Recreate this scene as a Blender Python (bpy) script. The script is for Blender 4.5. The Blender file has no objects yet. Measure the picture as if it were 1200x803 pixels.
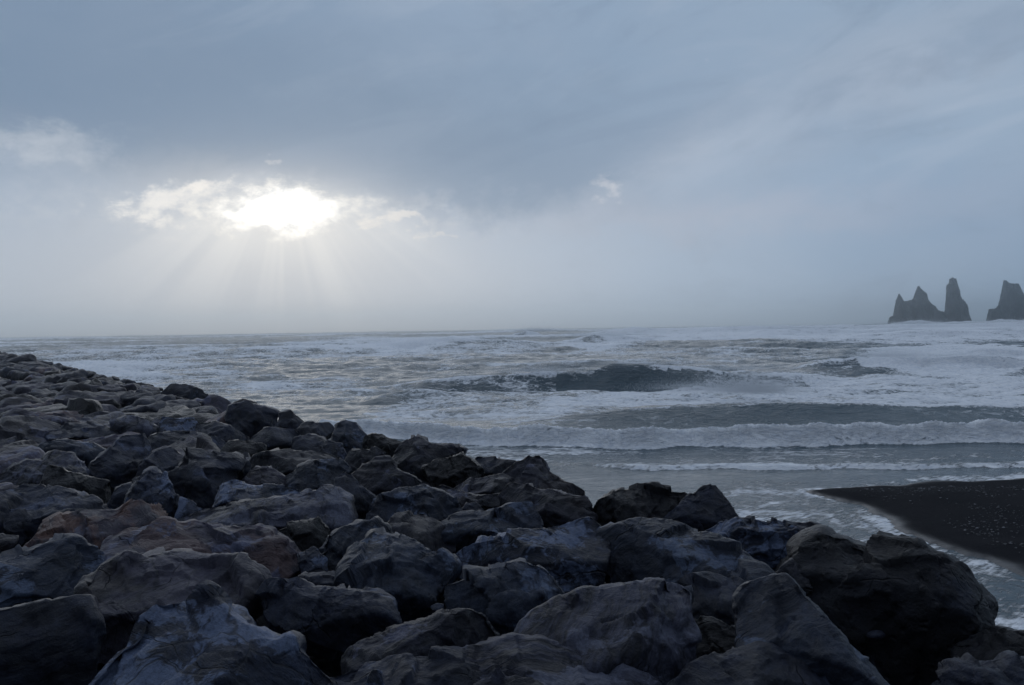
import bpy, math, random
import numpy as np
from math import radians as R

rng = np.random.default_rng(7)
random.seed(7)
S = bpy.context.scene
COL = S.collection

# ------------------------------------------------------------------ camera
F = 1039.0                       # focal length in px of a 1200 px wide frame
CAM = np.array([0.0, 0.0, 5.0])
PITCH = math.asin(16.5 / F)
ROLL = 0.016
fw = np.array([0, math.cos(PITCH), -math.sin(PITCH)])
r0 = np.array([1.0, 0, 0]); u0 = np.cross(r0, fw)
rt = r0 * math.cos(ROLL) - u0 * math.sin(ROLL)
up = r0 * math.sin(ROLL) + u0 * math.cos(ROLL)

def ray(px, py):
    px = np.asarray(px, float); py = np.asarray(py, float)
    d = fw * F + (px - 600)[..., None] * rt + (401.5 - py)[..., None] * up
    return d / np.linalg.norm(d, axis=-1, keepdims=True)

def ground_pt(px, py, z=0.0):
    d = ray(px, py)
    t = (z - CAM[2]) / d[..., 2]
    return CAM + d * t[..., None]

def project(P):
    v = np.asarray(P) - CAM
    w = v @ fw
    return 600 + F * (v @ rt) / w, 401.5 - F * (v @ up) / w, w

def hor(px):
    return 385.0 - 0.016 * (px - 600)

# ------------------------------------------------------------------ noise
_perm = rng.permutation(256); _perm = np.concatenate([_perm, _perm, _perm])
_g = rng.normal(size=(256, 3)); _g /= np.linalg.norm(_g, axis=1)[:, None]

def perlin(P):
    P = np.asarray(P, float)
    i = np.floor(P).astype(int); f = P - i
    i &= 255
    u = f * f * f * (f * (f * 6 - 15) + 10)
    out = 0
    for dx in (0, 1):
        wx = u[..., 0] if dx else 1 - u[..., 0]
        for dy in (0, 1):
            wy = u[..., 1] if dy else 1 - u[..., 1]
            for dz in (0, 1):
                wz = u[..., 2] if dz else 1 - u[..., 2]
                h = _perm[_perm[_perm[(i[..., 0] + dx) & 255] + ((i[..., 1] + dy) & 255)] + ((i[..., 2] + dz) & 255)]
                g = _g[h]
                out = out + wx * wy * wz * (g[..., 0] * (f[..., 0] - dx) + g[..., 1] * (f[..., 1] - dy) + g[..., 2] * (f[..., 2] - dz))
    return out * 1.6

def fbm(P, octs=4, lac=2.1, gain=0.5, ridged=False):
    a, s, t = 1.0, 0, 0
    P = np.asarray(P, float).copy()
    for k in range(octs):
        n = perlin(P + 17.3 * k)
        if ridged: n = 1 - 2 * np.abs(n)
        s = s + a * n; t += a
        P = P * lac; a *= gain
    return s / t

def noise2(x, y, z=0.0, octs=3, **k):
    return fbm(np.stack([x, y, np.zeros_like(x) + z], -1), octs, **k)

def sstep(a, b, x):
    t = np.clip((x - a) / (b - a), 0, 1)
    return t * t * (3 - 2 * t)

def sd_poly(x, y, poly):
    """signed distance, positive inside"""
    poly = np.asarray(poly, float)
    d = np.full(x.shape, 1e9); inside = np.zeros(x.shape, bool)
    n = len(poly)
    for k in range(n):
        ax, ay = poly[k]; bx, by = poly[(k + 1) % n]
        ex, ey = bx - ax, by - ay
        t = np.clip(((x - ax) * ex + (y - ay) * ey) / (ex * ex + ey * ey + 1e-12), 0, 1)
        d = np.minimum(d, np.hypot(x - ax - t * ex, y - ay - t * ey))
        c = ((ay > y) != (by > y)) & (x < ex * (y - ay) / (ey + 1e-12 * (ey == 0)) + ax)
        inside ^= c
    return np.where(inside, d, -d)

# ------------------------------------------------------------------ mesh helpers
def mesh_obj(name, V, T, mats, attrs=None, smooth=True, loc=(0, 0, 0), mat_idx=None):
    V = np.ascontiguousarray(V, np.float32); T = np.ascontiguousarray(T, np.int32)
    me = bpy.data.meshes.new(name)
    n, k = T.shape
    me.vertices.add(len(V)); me.vertices.foreach_set('co', V.ravel())
    me.loops.add(n * k); me.loops.foreach_set('vertex_index', T.ravel())
    me.polygons.add(n); me.polygons.foreach_set('loop_start', np.arange(0, n * k, k, dtype=np.int32))
    if smooth: me.polygons.foreach_set('use_smooth', np.ones(n, bool))
    me.update(calc_edges=True)
    for m in (mats if isinstance(mats, (list, tuple)) else [mats]): me.materials.append(m)
    if mat_idx is not None: me.polygons.foreach_set('material_index', np.asarray(mat_idx, np.int32))
    for an, av in (attrs or {}).items():
        a = me.attributes.new(an, 'FLOAT', 'POINT'); a.data.foreach_set('value', np.asarray(av, np.float32))
    o = bpy.data.objects.new(name, me); o.location = loc
    COL.objects.link(o)
    return o

def tag(o, label=None, cat=None, group=None, kind=None):
    if label: o['label'] = label
    if cat: o['category'] = cat
    if group: o['group'] = group
    if kind: o['kind'] = kind
    return o

_ico = {}
def ico(sub):
    if sub not in _ico:
        import bmesh
        bm = bmesh.new(); bmesh.ops.create_icosphere(bm, subdivisions=sub, radius=1)
        V = np.array([v.co[:] for v in bm.verts]); T = np.array([[v.index for v in f.verts] for f in bm.faces])
        bm.free(); _ico[sub] = (V / np.linalg.norm(V, axis=1)[:, None], T)
    return _ico[sub]

# ------------------------------------------------------------------ node helpers
class N:
    """small expression builder over shader nodes"""
    def __init__(s, nt, sock): s.nt, s.s = nt, sock
    def _m(s, op, *a, clamp=False):
        n = s.nt.nodes.new('ShaderNodeMath'); n.operation = op; n.use_clamp = clamp
        for k, v in enumerate((s,) + a):
            if isinstance(v, N): s.nt.links.new(v.s, n.inputs[k])
            else: n.inputs[k].default_value = v
        return N(s.nt, n.outputs[0])
    def __add__(s, o): return s._m('ADD', o)
    __radd__ = __add__
    def __sub__(s, o): return s._m('SUBTRACT', o)
    def __rsub__(s, o): return (s * -1) + o
    def __mul__(s, o): return s._m('MULTIPLY', o)
    __rmul__ = __mul__
    def __truediv__(s, o): return s._m('DIVIDE', o)
    def pow(s, o): return s._m('POWER', o)
    def exp(s): return s._m('EXPONENT')
    def abs(s): return s._m('ABSOLUTE')
    def min(s, o): return s._m('MINIMUM', o)
    def max(s, o): return s._m('MAXIMUM', o)
    def clamp(s): return s._m('ADD', 0.0, clamp=True)
    def smooth(s, a, b, lo=0.0, hi=1.0):
        n = s.nt.nodes.new('ShaderNodeMapRange'); n.interpolation_type = 'SMOOTHSTEP'
        s.nt.links.new(s.s, n.inputs[0])
        for k, v in ((1, a), (2, b), (3, lo), (4, hi)):
            if isinstance(v, N): s.nt.links.new(v.s, n.inputs[k])
            else: n.inputs[k].default_value = v
        return N(s.nt, n.outputs[0])
    def atan2(s, o): return s._m('ARCTAN2', o)

def vec(nt, x, y, z):
    n = nt.nodes.new('ShaderNodeCombineXYZ')
    for k, v in enumerate((x, y, z)):
        if isinstance(v, N): nt.links.new(v.s, n.inputs[k])
        else: n.inputs[k].default_value = v
    return N(nt, n.outputs[0])

def noise(nt, v, scale, detail=4, rough=0.5, dist=0.0, dim='3D'):
    n = nt.nodes.new('ShaderNodeTexNoise'); n.noise_dimensions = dim
    if v is not None: nt.links.new(v.s, n.inputs['Vector' if dim != '1D' else 'W'])
    n.inputs['Scale'].default_value = scale; n.inputs['Detail'].default_value = detail
    n.inputs['Roughness'].default_value = rough; n.inputs['Distortion'].default_value = dist
    return N(nt, n.outputs[0])

def voronoi(nt, v, scale, feature='F1', rand=1.0):
    n = nt.nodes.new('ShaderNodeTexVoronoi'); n.feature = feature
    nt.links.new(v.s, n.inputs['Vector']); n.inputs['Scale'].default_value = scale
    n.inputs['Randomness'].default_value = rand
    return N(nt, n.outputs['Distance'])

def mix(nt, f, a, b):
    n = nt.nodes.new('ShaderNodeMix'); n.data_type = 'RGBA'
    if isinstance(f, N): nt.links.new(f.s, n.inputs[0])
    else: n.inputs[0].default_value = f
    for k, v in ((6, a), (7, b)):
        if isinstance(v, N): nt.links.new(v.s, n.inputs[k])
        else: n.inputs[k].default_value = tuple(v) + (1,)
    return N(nt, n.outputs[2])

def vmath(nt, op, a, b=None, scale=None):
    n = nt.nodes.new('ShaderNodeVectorMath'); n.operation = op
    nt.links.new(a.s, n.inputs[0])
    if b is not None:
        if isinstance(b, N): nt.links.new(b.s, n.inputs[1])
        else: n.inputs[1].default_value = b
    if scale is not None:
        if isinstance(scale, N): nt.links.new(scale.s, n.inputs['Scale'])
        else: n.inputs['Scale'].default_value = scale
    return N(nt, n.outputs[0])

def attr(nt, name):
    n = nt.nodes.new('ShaderNodeAttribute'); n.attribute_name = name
    return N(nt, n.outputs['Fac'])

def sep(nt, v):
    n = nt.nodes.new('ShaderNodeSeparateXYZ'); nt.links.new(v.s, n.inputs[0])
    return [N(nt, n.outputs[k]) for k in range(3)]

def new_mat(name):
    m = bpy.data.materials.new(name); m.use_nodes = True
    nt = m.node_tree; b = nt.nodes['Principled BSDF']
    tc = nt.nodes.new('ShaderNodeTexCoord')
    return m, nt, b, tc

def put(nt, v, sock):
    if isinstance(v, N): nt.links.new(v.s, sock)
    else: sock.default_value = v

def bump(nt, h, dist, strength=1.0, prev=None):
    n = nt.nodes.new('ShaderNodeBump'); nt.links.new(h.s, n.inputs['Height'])
    n.inputs['Distance'].default_value = dist; n.inputs['Strength'].default_value = strength
    if prev is not None: nt.links.new(prev.s, n.inputs['Normal'])
    return N(nt, n.outputs[0])

# ------------------------------------------------------------------ materials
def rock_mat(name, c1, c2, c3=None, cover=0.5, veins=0.0, vein_col=(0.02, 0.022, 0.03), strata=0.3, stain=None, stain_cov=0.5, pits=0.3, rough=0.62, tilt=(0.3, 0.2, 0.0)):
    """c1/c2 the two main tones of the stone, c3 pale crust patches, stain coloured mineral streaks"""
    m, nt, b, tc = new_mat(name)
    oi = nt.nodes.new('ShaderNodeObjectInfo'); rnd = N(nt, oi.outputs['Random'])
    co = N(nt, tc.outputs['Object'])
    off = vmath(nt, 'SCALE', vec(nt, 31.7, 17.1, 23.9), scale=rnd)
    mp = nt.nodes.new('ShaderNodeMapping'); nt.links.new(vmath(nt, 'ADD', co, off).s, mp.inputs[0])
    nt.links.new(vec(nt, rnd * 2.0 + tilt[0], rnd * 5.0 + tilt[1], rnd * 9.0).s, mp.inputs['Rotation'])
    p = N(nt, mp.outputs[0])
    warp = nt.nodes.new('ShaderNodeTexNoise'); nt.links.new(p.s, warp.inputs[0]); warp.inputs['Scale'].default_value = 1.6; warp.inputs['Detail'].default_value = 3
    pw = vmath(nt, 'ADD', p, vmath(nt, 'SCALE', N(nt, warp.outputs['Color']), scale=0.5))
    # stretched coordinates for bedding
    ms = nt.nodes.new('ShaderNodeMapping'); nt.links.new(pw.s, ms.inputs[0]); ms.inputs['Scale'].default_value = (0.6, 0.8, 6.0)
    bed = noise(nt, N(nt, ms.outputs[0]), 2.2, 6, 0.62)
    big = noise(nt, pw, 1.3, 5, 0.6)
    med = noise(nt, pw, 6.0, 6, 0.65)
    fine = noise(nt, p, 38.0, 5, 0.7)
    f = (big * 0.6 + bed * strata + med * 0.4 - (.5 + .5 * strata)).smooth(-.11, .13)
    c = mix(nt, f, c1, c2)
    if stain is not None:
        sf = (noise(nt, pw, 1.1, 5, 0.6) + bed * 0.25).smooth(0.72 - 0.25 * stain_cov, 0.86 - 0.25 * stain_cov)
        c = mix(nt, sf * 0.85, c, stain)
    if c3 is not None:
        pf = (noise(nt, pw, 2.1, 7, 0.68) * 0.75 + big * 0.25).smooth(0.62 - 0.25 * cover, 0.66 - 0.25 * cover)
        c = mix(nt, pf * 0.9, c, c3)
    vh = None
    if veins > 0:
        pv = vmath(nt, 'ADD', p, vmath(nt, 'SCALE', N(nt, warp.outputs['Color']), scale=0.4))
        v1 = voronoi(nt, vmath(nt, 'MULTIPLY', pv, (1, .7, 1.5)), 1.5, 'DISTANCE_TO_EDGE'); v2 = voronoi(nt, pv, 4.2, 'DISTANCE_TO_EDGE')
        msk = noise(nt, p, 1.7, 2).smooth(0.50, 0.58)
        l1 = v1.smooth(0.002, 0.024, 1, 0) * noise(nt, p, 1.1, 2).smooth(.42, .52); l2 = v2.smooth(0.004, 0.045, 1, 0) * msk
        lv = l1.max(l2)
        c = mix(nt, lv * veins, c, vein_col)
        vh = lv
    c = mix(nt, fine.smooth(0.35, 0.7) * 0.45, c, tuple(x * 0.45 for x in c1))
    # a few long fractures, darker inside
    cr = voronoi(nt, vmath(nt, 'MULTIPLY', pw, (0.8, 0.8, 2.2)), 1.0, 'DISTANCE_TO_EDGE').smooth(0.0, 0.012, 1, 0) * noise(nt, p, 2.3, 2).smooth(0.52, 0.6)
    c = mix(nt, cr * 0.55, c, (0.008, 0.009, 0.011))
    put(nt, c, b.inputs['Base Color'])
    put(nt, (med * 0.5 + big * .3 + (rough - 0.54)).clamp(), b.inputs['Roughness'])
    b.inputs['Specular IOR Level'].default_value = 0.22
    grit = noise(nt, p, 95.0, 4, .75)
    chipv = voronoi(nt, vmath(nt, 'MULTIPLY', pw, (1, 1.3, 2.0)), 5.0, 'SMOOTH_F1' if False else 'F1')
    h = bed * 1.0 * (0.4 + strata) + med * 0.5 + fine * 0.30 * (0.7 + pits) + grit * .12 + chipv * .35
    pit = voronoi(nt, pw, 11.0).smooth(0.1, 0.45)
    h = h + pit * pits * 0.35 - cr * 0.5
    if vh is not None: h = h - vh * 0.12
    put(nt, bump(nt, h, 0.05, 0.85), b.inputs['Normal'])
    return m

def c(r, g, b): return tuple(k * (.04 + 3.9 * v) * v for k, v in ((.92, r), (1.02, g), (1.16, b)))
M = {
 'charcoal': rock_mat('charcoal_rock', c(.040, .043, .055), c(.072, .078, .100), c(.12, .13, .16), cover=0.15, strata=.3),
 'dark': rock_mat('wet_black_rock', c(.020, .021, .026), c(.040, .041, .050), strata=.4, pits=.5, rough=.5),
 'blue': rock_mat('blue_grey_rock', c(.046, .052, .066), c(.080, .089, .110), c(.14, .155, .185), cover=0.3, strata=.45),
 'pale': rock_mat('pale_veined_rock', c(.040, .044, .058), c(.085, .094, .120), c(.160, .175, .210), cover=0.55, veins=.75, strata=.25),
 'slab': rock_mat('bedded_grey_slab', c(.050, .050, .060), c(.105, .105, .125), c(.15, .15, .17), cover=0.35, strata=.95, pits=.35),
 'brown': rock_mat('brown_grey_rock', c(.040, .041, .050), c(.078, .077, .092), c(.13, .13, .155), cover=0.25, strata=.6, stain=c(.075, .066, .066), stain_cov=.3),
 'rust': rock_mat('rust_stained_rock', c(.070, .066, .078), c(.115, .100, .112), c(.13, .13, .155), cover=0.2, strata=.5, stain=(.115, .062, .048), stain_cov=.62, veins=.3),
 'mauve': rock_mat('mauve_slab_rock', c(.068, .064, .080), c(.115, .106, .128), c(.15, .15, .18), cover=0.3, strata=.8, stain=(.098, .066, .066), stain_cov=.5),
 'cracked': rock_mat('cracked_pinkish_rock', c(.078, .074, .088), c(.120, .112, .128), strata=.2, veins=.9, stain=c(.055, .048, .046), stain_cov=.55),
 'pitted': rock_mat('pitted_lava_rock', c(.024, .025, .031), c(.048, .050, .061), c(.075, .08, .095), cover=0.2, strata=.15, pits=1.4),
}

def water_mat():
    m, nt, b, tc = new_mat('sea_water')
    p = N(nt, tc.outputs['Object']); x, y, z = sep(nt, p)
    foam = attr(nt, 'foam'); silt = attr(nt, 'silt')
    r = (x * x + y * y).pow(0.5)
    ps = vec(nt, x, y, z * 2.5)
    # large patchy breakup, lacy cells, fine bubbles
    wv = nt.nodes.new('ShaderNodeTexNoise'); nt.links.new(ps.s, wv.inputs[0]); wv.inputs['Scale'].default_value = .35; wv.inputs['Detail'].default_value = 4
    pw = vmath(nt, 'ADD', ps, vmath(nt, 'SCALE', N(nt, wv.outputs['Color']), scale=2.6))
    pst = vmath(nt, 'MULTIPLY', pw, (0.45, 1.0, 1.0))
    n1 = noise(nt, pst, .45, 8, .62); n2 = noise(nt, pw, 2.2, 6, .65)
    lace = voronoi(nt, pw, .9, 'DISTANCE_TO_EDGE').smooth(0.0, 0.22, 1, 0); lace2 = voronoi(nt, pw, 2.6, 'DISTANCE_TO_EDGE').smooth(0.0, 0.25, 1, 0)
    calm = attr(nt, 'calm')
    n4 = noise(nt, pst, 6.0, 5, .7); n5 = noise(nt, vmath(nt, 'MULTIPLY', vec(nt, x + y * .9, y - x * .9, z), (1.1, 8.0, 1)), 1.0, 5, .65)
    pat = (n1 - .5) * .75 + (n2 - .5) * .38 + (n4 - .5) * .24 + (n5 - .5) * calm * .6 + .5 + lace * 0.07 + lace2 * 0.06
    thr = 0.70 - foam * 0.42
    ff = (pat - thr).smooth(-0.04, 0.14)
    ff = ff * foam.smooth(0.0, 0.12)
    wc = mix(nt, silt, (.040, .074, .096), (.052, .090, .114))
    foamc = mix(nt, (n2 * .5 + n4 * .5).smooth(.36, .60), (.62, .67, .74), (.90, .92, .94))
    put(nt, mix(nt, ff, wc, foamc), b.inputs['Base Color'])
    # wind roughness of the unresolved ripples grows with distance
    rg = r.smooth(20, 400, .13, .34)
    put(nt, rg * (1 - ff) + ff * .75, b.inputs['Roughness'])
    b.inputs['IOR'].default_value = 1.333
    rip = noise(nt, vmath(nt, 'MULTIPLY', pw, (0.7, 1.3, 1)), 1.7, 7, .62)
    rip2 = noise(nt, vmath(nt, 'MULTIPLY', ps, (0.7, 1.4, 1)), 6.5, 5, .6)
    calm = attr(nt, 'calm')
    h = (rip * 1.1 + rip2 * .28) * (1 - calm * .35)
    fl = noise(nt, pw, 3.3, 6, .7) * 1.0
    hh = h * (1 - ff) + (fl + .5) * ff
    put(nt, bump(nt, hh, .22, 1.0), b.inputs['Normal'])
    return m
M['water'] = water_mat()

def sand_mat():
    m, nt, b, tc = new_mat('black_sand')
    p = N(nt, tc.outputs['Object'])
    wet = attr(nt, 'wet')
    n1 = noise(nt, p, .7, 5, .6); n2 = noise(nt, p, 45, 4, .7); n3 = noise(nt, p, 8, 5, .7)
    cc = mix(nt, n2.smooth(.35, .75), (.004, .0045, .0065), (.012, .0135, .019))
    cc = mix(nt, n1.smooth(.4, .65) * .5, cc, (.014, .014, .017))
    cc = mix(nt, wet * .8, cc, (.012, .012, .015))
    put(nt, cc, b.inputs['Base Color'])
    put(nt, wet * .35 + .06, b.inputs['Specular IOR Level'])
    put(nt, wet.smooth(0, 1, .9, .38), b.inputs['Roughness'])
    h = n2 * .5 * (1 - wet * .5) + n3 * (1 - wet * .35)
    put(nt, bump(nt, h, .035, 1.0), b.inputs['Normal'])
    return m
M['sand'] = sand_mat()

def plain(name, col, rough=.8, var=.5):
    m, nt, b, tc = new_mat(name)
    p = N(nt, tc.outputs['Object'])
    n = noise(nt, p, 20, 3)
    put(nt, mix(nt, n.smooth(.3, .7), tuple(x * (1 - var) for x in col), tuple(x * (1 + var) for x in col)), b.inputs['Base Color'])
    b.inputs['Roughness'].default_value = rough
    return m

# ------------------------------------------------------------------ pile (breakwater) surface
SD = np.array([-0.545, 0.839]); SN = np.array([0.839, 0.545]); SP = np.array([0.0, 16.2])
def pile_top(x, y):
    s = (x - SP[0]) * SN[0] + (y - SP[1]) * SN[1]
    t = (x - SP[0]) * SD[0] + (y - SP[1]) * SD[1]
    z = 2.62 - np.maximum(s - .2, 0) * 0.60
    z = z + 0.12 * noise2(x * .12, y * .12, 3.0, 2)
    z = z - 1.1 * sstep(125, 150, t)
    return np.maximum(z, -0.6)

def pile_hit(px, py, dz=0.0):
    d = ray(px, py); t = 3.0 * 1.004 ** np.arange(1120)
    P = CAM + d * t[:, None]
    hit = P[:, 2] < pile_top(P[:, 0], P[:, 1]) + dz
    hit |= ((P[:, 0] - SP[0]) * SN[0] + (P[:, 1] - SP[1]) * SN[1] > .6) & (P[:, 1] > 8)
    k = int(np.argmax(hit)) if hit.any() else len(t) - 1
    return P[k], t[k]

# ------------------------------------------------------------------ rock builders
def roughen(V, T, size, seed, amp=1.0, oct_=5):
    """fbm + bedding ledges along the vertex normal"""
    fn = np.cross(V[T[:, 1]] - V[T[:, 0]], V[T[:, 2]] - V[T[:, 0]])
    nrm = np.zeros_like(V)
    for k in range(3): np.add.at(nrm, T[:, k], fn)
    nrm /= np.linalg.norm(nrm, axis=1)[:, None] + 1e-9
    q = V / size
    lr = np.random.default_rng(int(seed * 100))
    ax = lr.normal(size=3); ax[2] += 1.2; ax /= np.linalg.norm(ax)
    w = fbm(q * 1.7 + seed * 3.1, 2)
    bedp = (q @ ax) * 5.5 + w * 1.3
    ledge = np.abs((bedp % 1.0) - .5) * 2; ledge = sstep(.1, .9, ledge)
    mask = sstep(-.1, .4, fbm(q * 1.3 + seed * 1.7, 2))
    d = 0.024 * fbm(q * 1.6 + seed * 5.3, 2) + 0.014 * fbm(q * 4.2 + seed, oct_, gain=.6) \
        + 0.022 * (ledge - .5) * mask + 0.013 * fbm(q * 3.1 + seed * 2.7, oct_, ridged=True)
    # fracture faces: every patch of the surface breaks on a plane of its own
    for ns, stp, slp in ((14, .007, .095), (60, .0026, .060), (240, .0010, .045)):
        if ns > 100 and len(V) < 9000: continue
        if ns > 60 and len(V) < 2000: continue
        sd_i = lr.integers(0, len(V), ns); cc_ = q[sd_i]
        qq = q + .05 * np.stack([perlin(q * 4 + 3.1), perlin(q * 4 + 7.7), perlin(q * 4 + 11.9)], 1)
        best = np.full(len(V), 1e9); bi = np.zeros(len(V), int)
        for i_ in range(ns):
            dd_ = ((qq - cc_[i_]) ** 2).sum(1); mk_ = dd_ < best; best[mk_] = dd_[mk_]; bi[mk_] = i_
        gr = lr.normal(size=(ns, 3)) * slp; st = lr.normal(size=ns) * stp
        d = d + st[bi] + (gr[bi] * (q - cc_[bi])).sum(1)
    # chipped notches
    ch = perlin(q * 3.4 + seed * 9.1); d = d - 0.016 * sstep(.30, .42, ch)
    return V + nrm * (d * size * amp)[:, None]

def traced_rock(poly, mat, label, ridge=None, phi=45, dz=0.0, seed=1, sub=5, thick=0.36, rnd=3.8, facets=9, at=None, grow=1.04, drop=5.0, handle=None, rough=1.0):
    """A boulder whose outline seen from the beach path is poly (photo px); it lies on the pile with real depth."""
    poly = np.array(poly, float)
    cx, cy = poly.mean(0)
    # area centroid
    x, y = poly.T; x1, y1 = np.roll(x, -1), np.roll(y, -1); a = (x * y1 - x1 * y)
    cx, cy = ((x + x1) * a).sum() / (3 * a.sum()), ((y + y1) * a).sum() / (3 * a.sum())
    hpx = poly[:, 1].max() - poly[:, 1].min()
    pg = poly.copy(); low = pg[:, 1] > cy
    pg = np.array([cx, cy]) + (pg - [cx, cy]) * grow
    pg[low, 1] += drop * hpx / 60.0
    P0, t0 = pile_hit(*(at or (cx, cy + hpx * 0.18)), dz)
    d0 = ray(cx, cy); C = CAM + d0 * t0
    hd = np.array([d0[0], d0[1], 0]); hd /= np.linalg.norm(hd)
    n = -hd * math.cos(R(phi)) + np.array([0, 0, 1]) * math.sin(R(phi))
    ue = np.array([hd[1], -hd[0], 0]); ve = np.cross(n, ue)
    if ve[2] < 0: ve = -ve
    def toplane(pp):
        d = ray(pp[:, 0], pp[:, 1]); t = ((C - CAM) @ n) / (d @ n)
        Q = CAM + d * t[:, None] - C
        return np.stack([Q @ ue, Q @ ve], 1)
    Q = toplane(pg)
    # densify and compute R(theta)
    den = []
    for k in range(len(Q)):
        for s in np.linspace(0, 1, 24, endpoint=False): den.append(Q[k] * (1 - s) + Q[(k + 1) % len(Q)] * s)
    den = np.array(den); th = np.arctan2(den[:, 1], den[:, 0]); rr = np.hypot(den[:, 0], den[:, 1])
    B = 240; bins = ((th + np.pi) / (2 * np.pi) * B).astype(int) % B
    rad = np.zeros(B)
    for k in range(B):
        s = rr[bins == k]; rad[k] = s.max() if len(s) else np.nan
    idx = np.arange(B); ok = ~np.isnan(rad); rad = np.interp(idx, idx[ok], rad[ok], period=B)
    rad = (np.roll(rad, 1) + 2 * rad + np.roll(rad, -1)) / 4
    V, T = ico(sub)
    th = np.arctan2(V[:, 1], V[:, 0]); rho = np.clip(np.hypot(V[:, 0], V[:, 1]), 0, 1)
    Rv = np.interp((th + np.pi) / (2 * np.pi) * B - .5, idx, rad, period=B)
    rho2 = rho ** 0.85
    u = np.cos(th) * Rv * rho2; v = np.sin(th) * Rv * rho2
    size = 2 * math.sqrt(abs(np.sum(Q[:, 0] * np.roll(Q[:, 1], -1) - Q[:, 1] * np.roll(Q[:, 0], -1)) / 2) / math.pi)
    H = size * thick
    cap = H * np.clip(1 - rho2 ** rnd, 0, 1) ** (1 / rnd)
    lr = np.random.default_rng(seed * 13 + 5)
    w = cap.copy()
    # the ridge: where the lit upper face meets the darker front face
    vmax, vmin = Q[:, 1].max(), Q[:, 1].min()
    if ridge is None:
        ry = cy + hpx * lr.uniform(-.02, .16); rs = lr.uniform(-.12, .12) * hpx
        ridge = ((poly[:, 0].min(), ry + rs), (poly[:, 0].max(), ry - rs))
    rq = toplane(np.array(ridge, float)); dr = rq[1] - rq[0]; L = np.hypot(*dr) + 1e-9
    nr = np.array([-dr[1], dr[0]]) / L
    if nr[1] < 0: nr = -nr
    sgn = u * nr[0] + v * nr[1] - rq[0] @ nr
    # slopes from the ridge
    up_len = max((Q @ nr - rq[0] @ nr).max(), .05); dn_len = max(-(Q @ nr - rq[0] @ nr).min(), .05)
    roof = H * .98 - np.where(sgn > 0, sgn * (H * .62 / up_len), -sgn * (H * .85 / dn_len) * 1.15)
    kk = H * .05
    def smin(a_, b_): 
        h = np.clip(.5 + .5 * (b_ - a_) / kk, 0, 1); return b_ * (1 - h) + a_ * h - kk * h * (1 - h)
    w = smin(w, roof)
    kk = H * .025
    for k in range(facets):
        a_ = lr.uniform(0, 2 * np.pi); g = lr.uniform(.12, .75)
        pd = np.cos(a_) * u + np.sin(a_) * v
        w = smin(w, H * lr.uniform(.62, 1.0) - (pd - size * lr.uniform(.0, .22)) * g * .9)
    w = np.maximum(w, 0) * 1.0
    wb = -H * 1.5 * np.clip(1 - rho2 ** 2.4, 0, 1) ** (1 / 2.4)
    wz = np.where(V[:, 2] >= 0, w, wb)
    # blunter silhouettes: push ring vertices a little
    P = u[:, None] * ue + v[:, None] * ve
    dr_ = P + C - CAM; dr_ /= np.linalg.norm(dr_, axis=1)[:, None]
    fr_ = -dr_ / np.maximum(-(dr_ @ n), .3)[:, None]
    P = P + np.where(V[:, 2:3] >= 0, fr_, n[None]) * wz[:, None]
    P = roughen(P, T, size, seed * 1.37, amp=rough)
    base = C + np.array([0, 0, P[:, 2].min()])
    P = P + C - base
    o = mesh_obj('boulder', P, T, M[mat], loc=tuple(base))
    tag(o, label, 'boulder', 'boulders of the breakwater')
    o['_h'] = 0
    del o['_h']
    TR.append(dict(o=o, poly=poly, C=C, size=size, handle=handle, px=(cx, cy)))
    return o
TR = []

def free_rock(P, size, seed, mat, sub=4, flat=.62, rz=0.0, name='boulder'):
    lr = np.random.default_rng(int(seed * 100))
    V, T = ico(sub); V = V.copy()
    ncut = lr.integers(9, 15)
    nn = lr.normal(size=(ncut, 3)); nn /= np.linalg.norm(nn, axis=1)[:, None]
    # keep a broad top plane, tilted a little
    nn[0] = [lr.uniform(-.35, .35), lr.uniform(-.45, .15), 1]; nn[0] /= np.linalg.norm(nn[0])
    dd = lr.uniform(.52, .82, ncut); dd[0] = lr.uniform(.42, .6)
    r = np.ones(len(V)) * 1.0
    dots = V @ nn.T
    lim = np.where(dots > 1e-3, dd / np.maximum(dots, 1e-3), 9)
    # smooth minimum over cutting planes gives worn edges
    kx = 55.0
    r = -np.log(np.exp(-kx * np.minimum(lim, 3)).sum(1) + np.exp(-kx * 1.0)) / kx
    Vv = V * r[:, None]
    sc = np.array([lr.uniform(.9, 1.25), lr.uniform(.75, 1.05), flat * lr.uniform(.8, 1.2)]) * size * .62
    Vv = Vv * sc
    cz, sz = math.cos(rz), math.sin(rz)
    tx = lr.uniform(-.25, .25)
    Vv = np.stack([Vv[:, 0] * cz - Vv[:, 1] * sz, Vv[:, 0] * sz + Vv[:, 1] * cz, Vv[:, 2] + Vv[:, 0] * tx], 1)
    Vv = roughen(Vv, T, size, seed * .77 % 97)
    zmin = Vv[:, 2].min(); base = np.array([P[0], P[1], P[2] + zmin]); Vv[:, 2] -= zmin
    return Vv, T, base

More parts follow.
